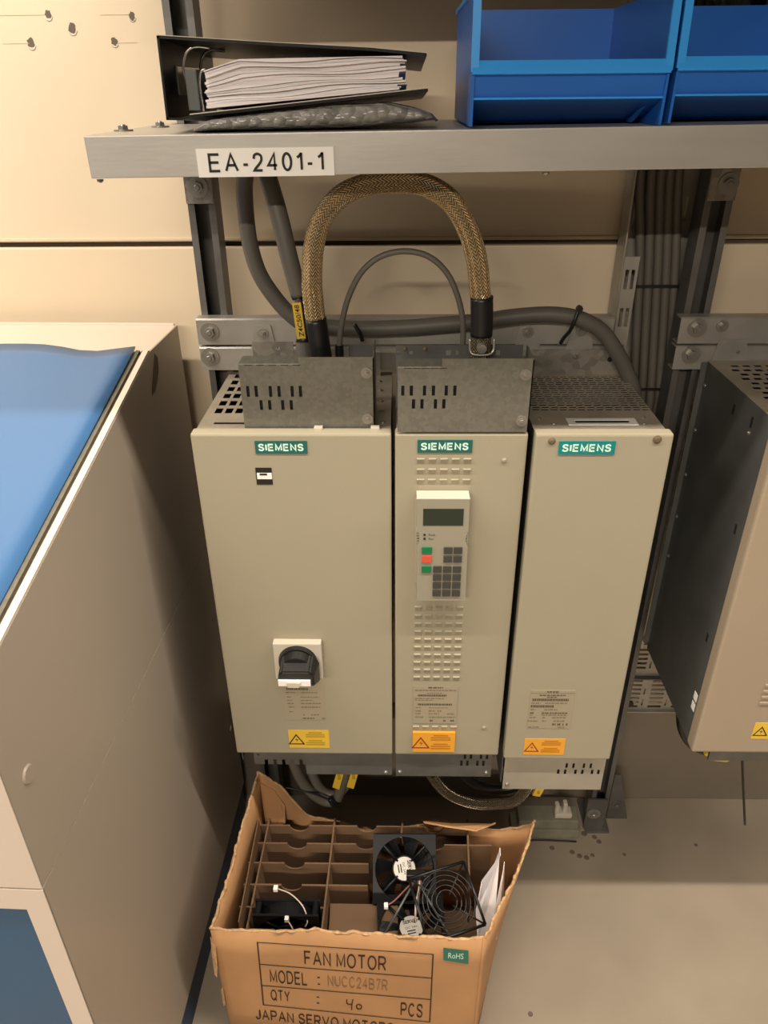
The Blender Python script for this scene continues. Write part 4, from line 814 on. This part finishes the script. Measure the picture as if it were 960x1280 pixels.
# fans
def fan(C_, X_, Y_, label, name='cooling_fan', s=.060, blades=True, lab=True, txt=0.0, dep=.036, grp='cooling fans in the carton'):
    C_ = Vector(C_); X_ = Vector(X_).normalized(); Z_ = X_.cross(Vector(Y_)).normalized(); Y_ = Z_.cross(X_)
    t = thing(name, label, 'fan', C_, grp)
    f = lambda x, y, z: C_+X_*x+Y_*y+Z_*z
    n = 32; b = B(); ri = s*.94
    def ringpts(z, rad): return [f(rad*math.cos(2*math.pi*k/n), rad*math.sin(2*math.pi*k/n), z) for k in range(n)]
    def sq(k):
        a = 2*math.pi*k/n; c, q = math.cos(a), math.sin(a); m_ = max(abs(c), abs(q)); return (max(-s, min(s, s*c/m_)), max(-s, min(s, s*q/m_)))
    for z0, z1 in ((0, -.004), (-dep+.004, -dep)):
        I0 = [b.bm.verts.new(p) for p in ringpts(z0, ri)]; I1 = [b.bm.verts.new(p) for p in ringpts(z1, ri)]
        O0 = [b.bm.verts.new(f(*sq(k), z0)) for k in range(n)]; O1 = [b.bm.verts.new(f(*sq(k), z1)) for k in range(n)]
        for k in range(n):
            j = (k+1) % n; b.bm.faces.new((I0[k], I0[j], O0[j], O0[k])); b.bm.faces.new((I1[k], O1[k], O1[j], I1[j])); b.bm.faces.new((O0[k], O0[j], O1[j], O1[k])); b.bm.faces.new((I0[k], I1[k], I1[j], I0[j]))
    W0 = [b.bm.verts.new(p) for p in ringpts(-.004, ri)]; W1 = [b.bm.verts.new(p) for p in ringpts(-dep+.004, ri)]; V0 = [b.bm.verts.new(p) for p in ringpts(-.004, ri+.002)]; V1 = [b.bm.verts.new(p) for p in ringpts(-dep+.004, ri+.002)]
    for k in range(n):
        j = (k+1) % n; b.bm.faces.new((W0[k], W0[j], W1[j], W1[k])); b.bm.faces.new((V0[k], V1[k], V1[j], V0[j]))
    for sx in (-1, 1):
        for sy in (-1, 1): b.cyl(f(sx*s*.88, sy*s*.88, -.002), f(sx*s*.88, sy*s*.88, -dep+.002), .0055, n=10)
    b.build('housing', M_fan, t)
    hb = B(); hb.cyl(f(0, 0, -.004), f(0, 0, -dep+.003), s*.38, s*.40, n=28); h_ = hb.build('hub', M_fan, t)
    for k in range(4):
        a = math.pi/4+k*math.pi/2; c, q = math.cos(a), math.sin(a); B().tube([f(c*s*.3, q*s*.3, -.005), f(c*s*1.12, q*s*1.12, -.003)], .0028, n=6, sub=1).build('strut_arm', M_fan, t)
    if blades:
        bm_ = None
        for k in range(7):
            a = 2*math.pi*k/7; b = B(); rows = []
            for i in range(5):
                rr = s*(.38+.53*i/4); row = []
                for j in range(4):
                    aa = a+(.62*j/3)+.12*i/4; row.append((f(rr*math.cos(aa), rr*math.sin(aa), -.010-.018*j/3)))
                rows.append(row)
            A = [[b.bm.verts.new(p) for p in r_] for r_ in rows]; D = [[b.bm.verts.new(p-Z_*.0016) for p in r_] for r_ in rows]
            for i in range(4):
                for j in range(3): b.bm.faces.new((A[i][j], A[i+1][j], A[i+1][j+1], A[i][j+1])); b.bm.faces.new((D[i][j], D[i][j+1], D[i+1][j+1], D[i+1][j]))
            for i in range(4):
                for j in (0, 3): b.bm.faces.new((A[i][j], A[i+1][j], D[i+1][j], D[i][j]))
            for j in range(3):
                for i in (0, 4): b.bm.faces.new((A[i][j], A[i][j+1], D[i][j+1], D[i][j]))
            b.build('blade', M_fan, t)
    if lab:
        lb_ = B().cyl(f(0, 0, -.0041), f(0, 0, -.0034), s*.345, n=28).build('hub_label', M_fanlab, h_)
        b = B(); c, q = math.cos(txt), math.sin(txt)
        def tf(u, v, x0, y0, x1, y1): x, y = x0+(x1-x0)*u, y0+(y1-y0)*v; return f((x*c-y*q)*s, (x*q+y*c)*s, -.0031)
        text(b, 'SERVO', lambda u, v: tf(u, v, -.22, .12, .22, .23), bold=.02); text(b, 'DC 24V', lambda u, v: tf(u, v, -.18, -.04, .18, .03))
        for yy in (-.12, -.20): b.poly([tf(a_, c_, -.15, yy, .10, yy+.035) for a_, c_ in ((0, 0), (1, 0), (1, 1), (0, 1))])
        b.build('print', M_ink, h_, recalc=False)
    return t, f
fan((.022, -.045, .283), (1, .02, -.02), (0, .62, .55), 'black fan with round pale hub label, upright in the carton', s=.058, txt=R(-80))
fan((.034, -.130, .246), (1, .05, .0), (-.05, 1, .02), 'black fan lying flat by the front rim, half hidden by cardboard', s=.060, txt=R(10))
fan((-.1835, -.1475, .240), (1, 0, 0), (0, .02, 1), 'black fan standing in the front left compartment, seen edge on', s=.0565, lab=False, dep=.032)
# wire guard over a fan at the right
gd = thing('fan_guard', 'black wire finger guard leaning beside the white papers', 'fan guard', (.105, -.105, .31))
gC = Vector((.094, -.126, .312)); gX = Vector((.62, .40, -.15)).normalized(); gX = Vector((.94, .33, 0)).normalized(); gZ = gX.cross(Vector((-.28, .9, .37))).normalized(); gY = gZ.cross(gX)
gf = lambda x, y, z=0: gC+gX*x+gY*y+gZ*z
for rr in (.018, .026, .034, .042, .050):
    B().tube([gf(rr*math.cos(R(a)), rr*math.sin(R(a))) for a in range(0, 361, 15)], .0011, n=6, sub=1).build('guard_ring', M_black, gd)
b = B()
q = [(-.052, -.052), (.052, -.052), (.052, .052), (-.052, .052)]
for i in range(4): b.tube([gf(*q[i]), gf(*q[(i+1) % 4])], .0026, n=6, sub=1)
b.build('guard_frame', M_black, gd)
for a in (45, 135, 225, 315): B().tube([gf(.012*math.cos(R(a)), .012*math.sin(R(a)), -.001), gf(.073*math.cos(R(a)), .073*math.sin(R(a)), -.001)], .0015, n=6, sub=1).build('guard_spoke', M_black, gd)
# small black connector block and leads
ld = thing('wire_lead', 'twisted red and white fan leads with small white plug, middle of carton', 'wire', (.04, -.09, .31), 'fan leads')
B().box(.025, -.092, .312, .060, -.078, .330, .002).build('black_block', M_black, ld)
B().tube([(.048, -.092, .318), (.046, -.110, .316), (.041, -.128, .308), (.040, -.148, .285)], .0016, n=6).build('lead', M_wirew, ld)
B().tube([(.051, -.092, .318), (.047, -.112, .313), (.044, -.130, .304), (.038, -.148, .285)], .0015, n=6).build('lead', M_wirer, ld)
B().tube([(.040, -.090, .318), (.022, -.105, .310), (.004, -.118, .300), (-.008, -.124, .296)], .0015, n=6).build('lead', M_wirer, ld)
B().box(-.014, -.130, .292, -.007, -.121, .300, .001).build('plug', M_tape, ld)
for q in ((-.022, -.176, .268), (.108, -.178, .268)): B().tube([(.042, -.088, .318), q], .0022, n=6, sub=1).build('bracket_arm', M_body, ld)
l2 = thing('wire_lead', 'curved pale fan lead with white plug, front left of the carton', 'wire', (-.18, -.12, .27), 'fan leads')
B().tube([(-.150, -.150, .272), (-.146, -.146, .285), (-.155, -.130, .300), (-.178, -.112, .306), (-.202, -.100, .302)], .0012, n=6).build('lead', M_wirew, l2)
B().box(-.210, -.104, .298, -.202, -.095, .306, .001).build('plug', M_tape, l2)
l3 = thing('wire_lead', 'short fan lead with white plug, standing at the carton front rim', 'wire', (-.18, -.15, .27), 'fan leads')
B().tube([(-.168, -.160, .262), (-.172, -.156, .280), (-.180, -.150, .292)], .0012, n=6).build('lead', M_wirew, l3)
B().box(-.184, -.154, .289, -.177, -.146, .298, .001).build('plug', M_tape, l3)
# papers
def sheet(pts, label):
    tag(B().prism(pts, (.0012, .0003, 0)).build('paper_sheet', M_paper), label, 'paper', 'papers tucked into the carton')
sheet([(.189, -.060, .366), (.188, -.075, .366), (.160, -.075, .296), (.148, -.110, .262), (.150, -.145, .225), (.176, -.145, .235)], 'larger white folded sheet stuck upright in the carton')
sheet([(.199, -.062, .331), (.196, -.075, .326), (.170, -.145, .250), (.182, -.145, .235), (.200, -.08, .270)], 'narrower white sheet against the right carton wall')
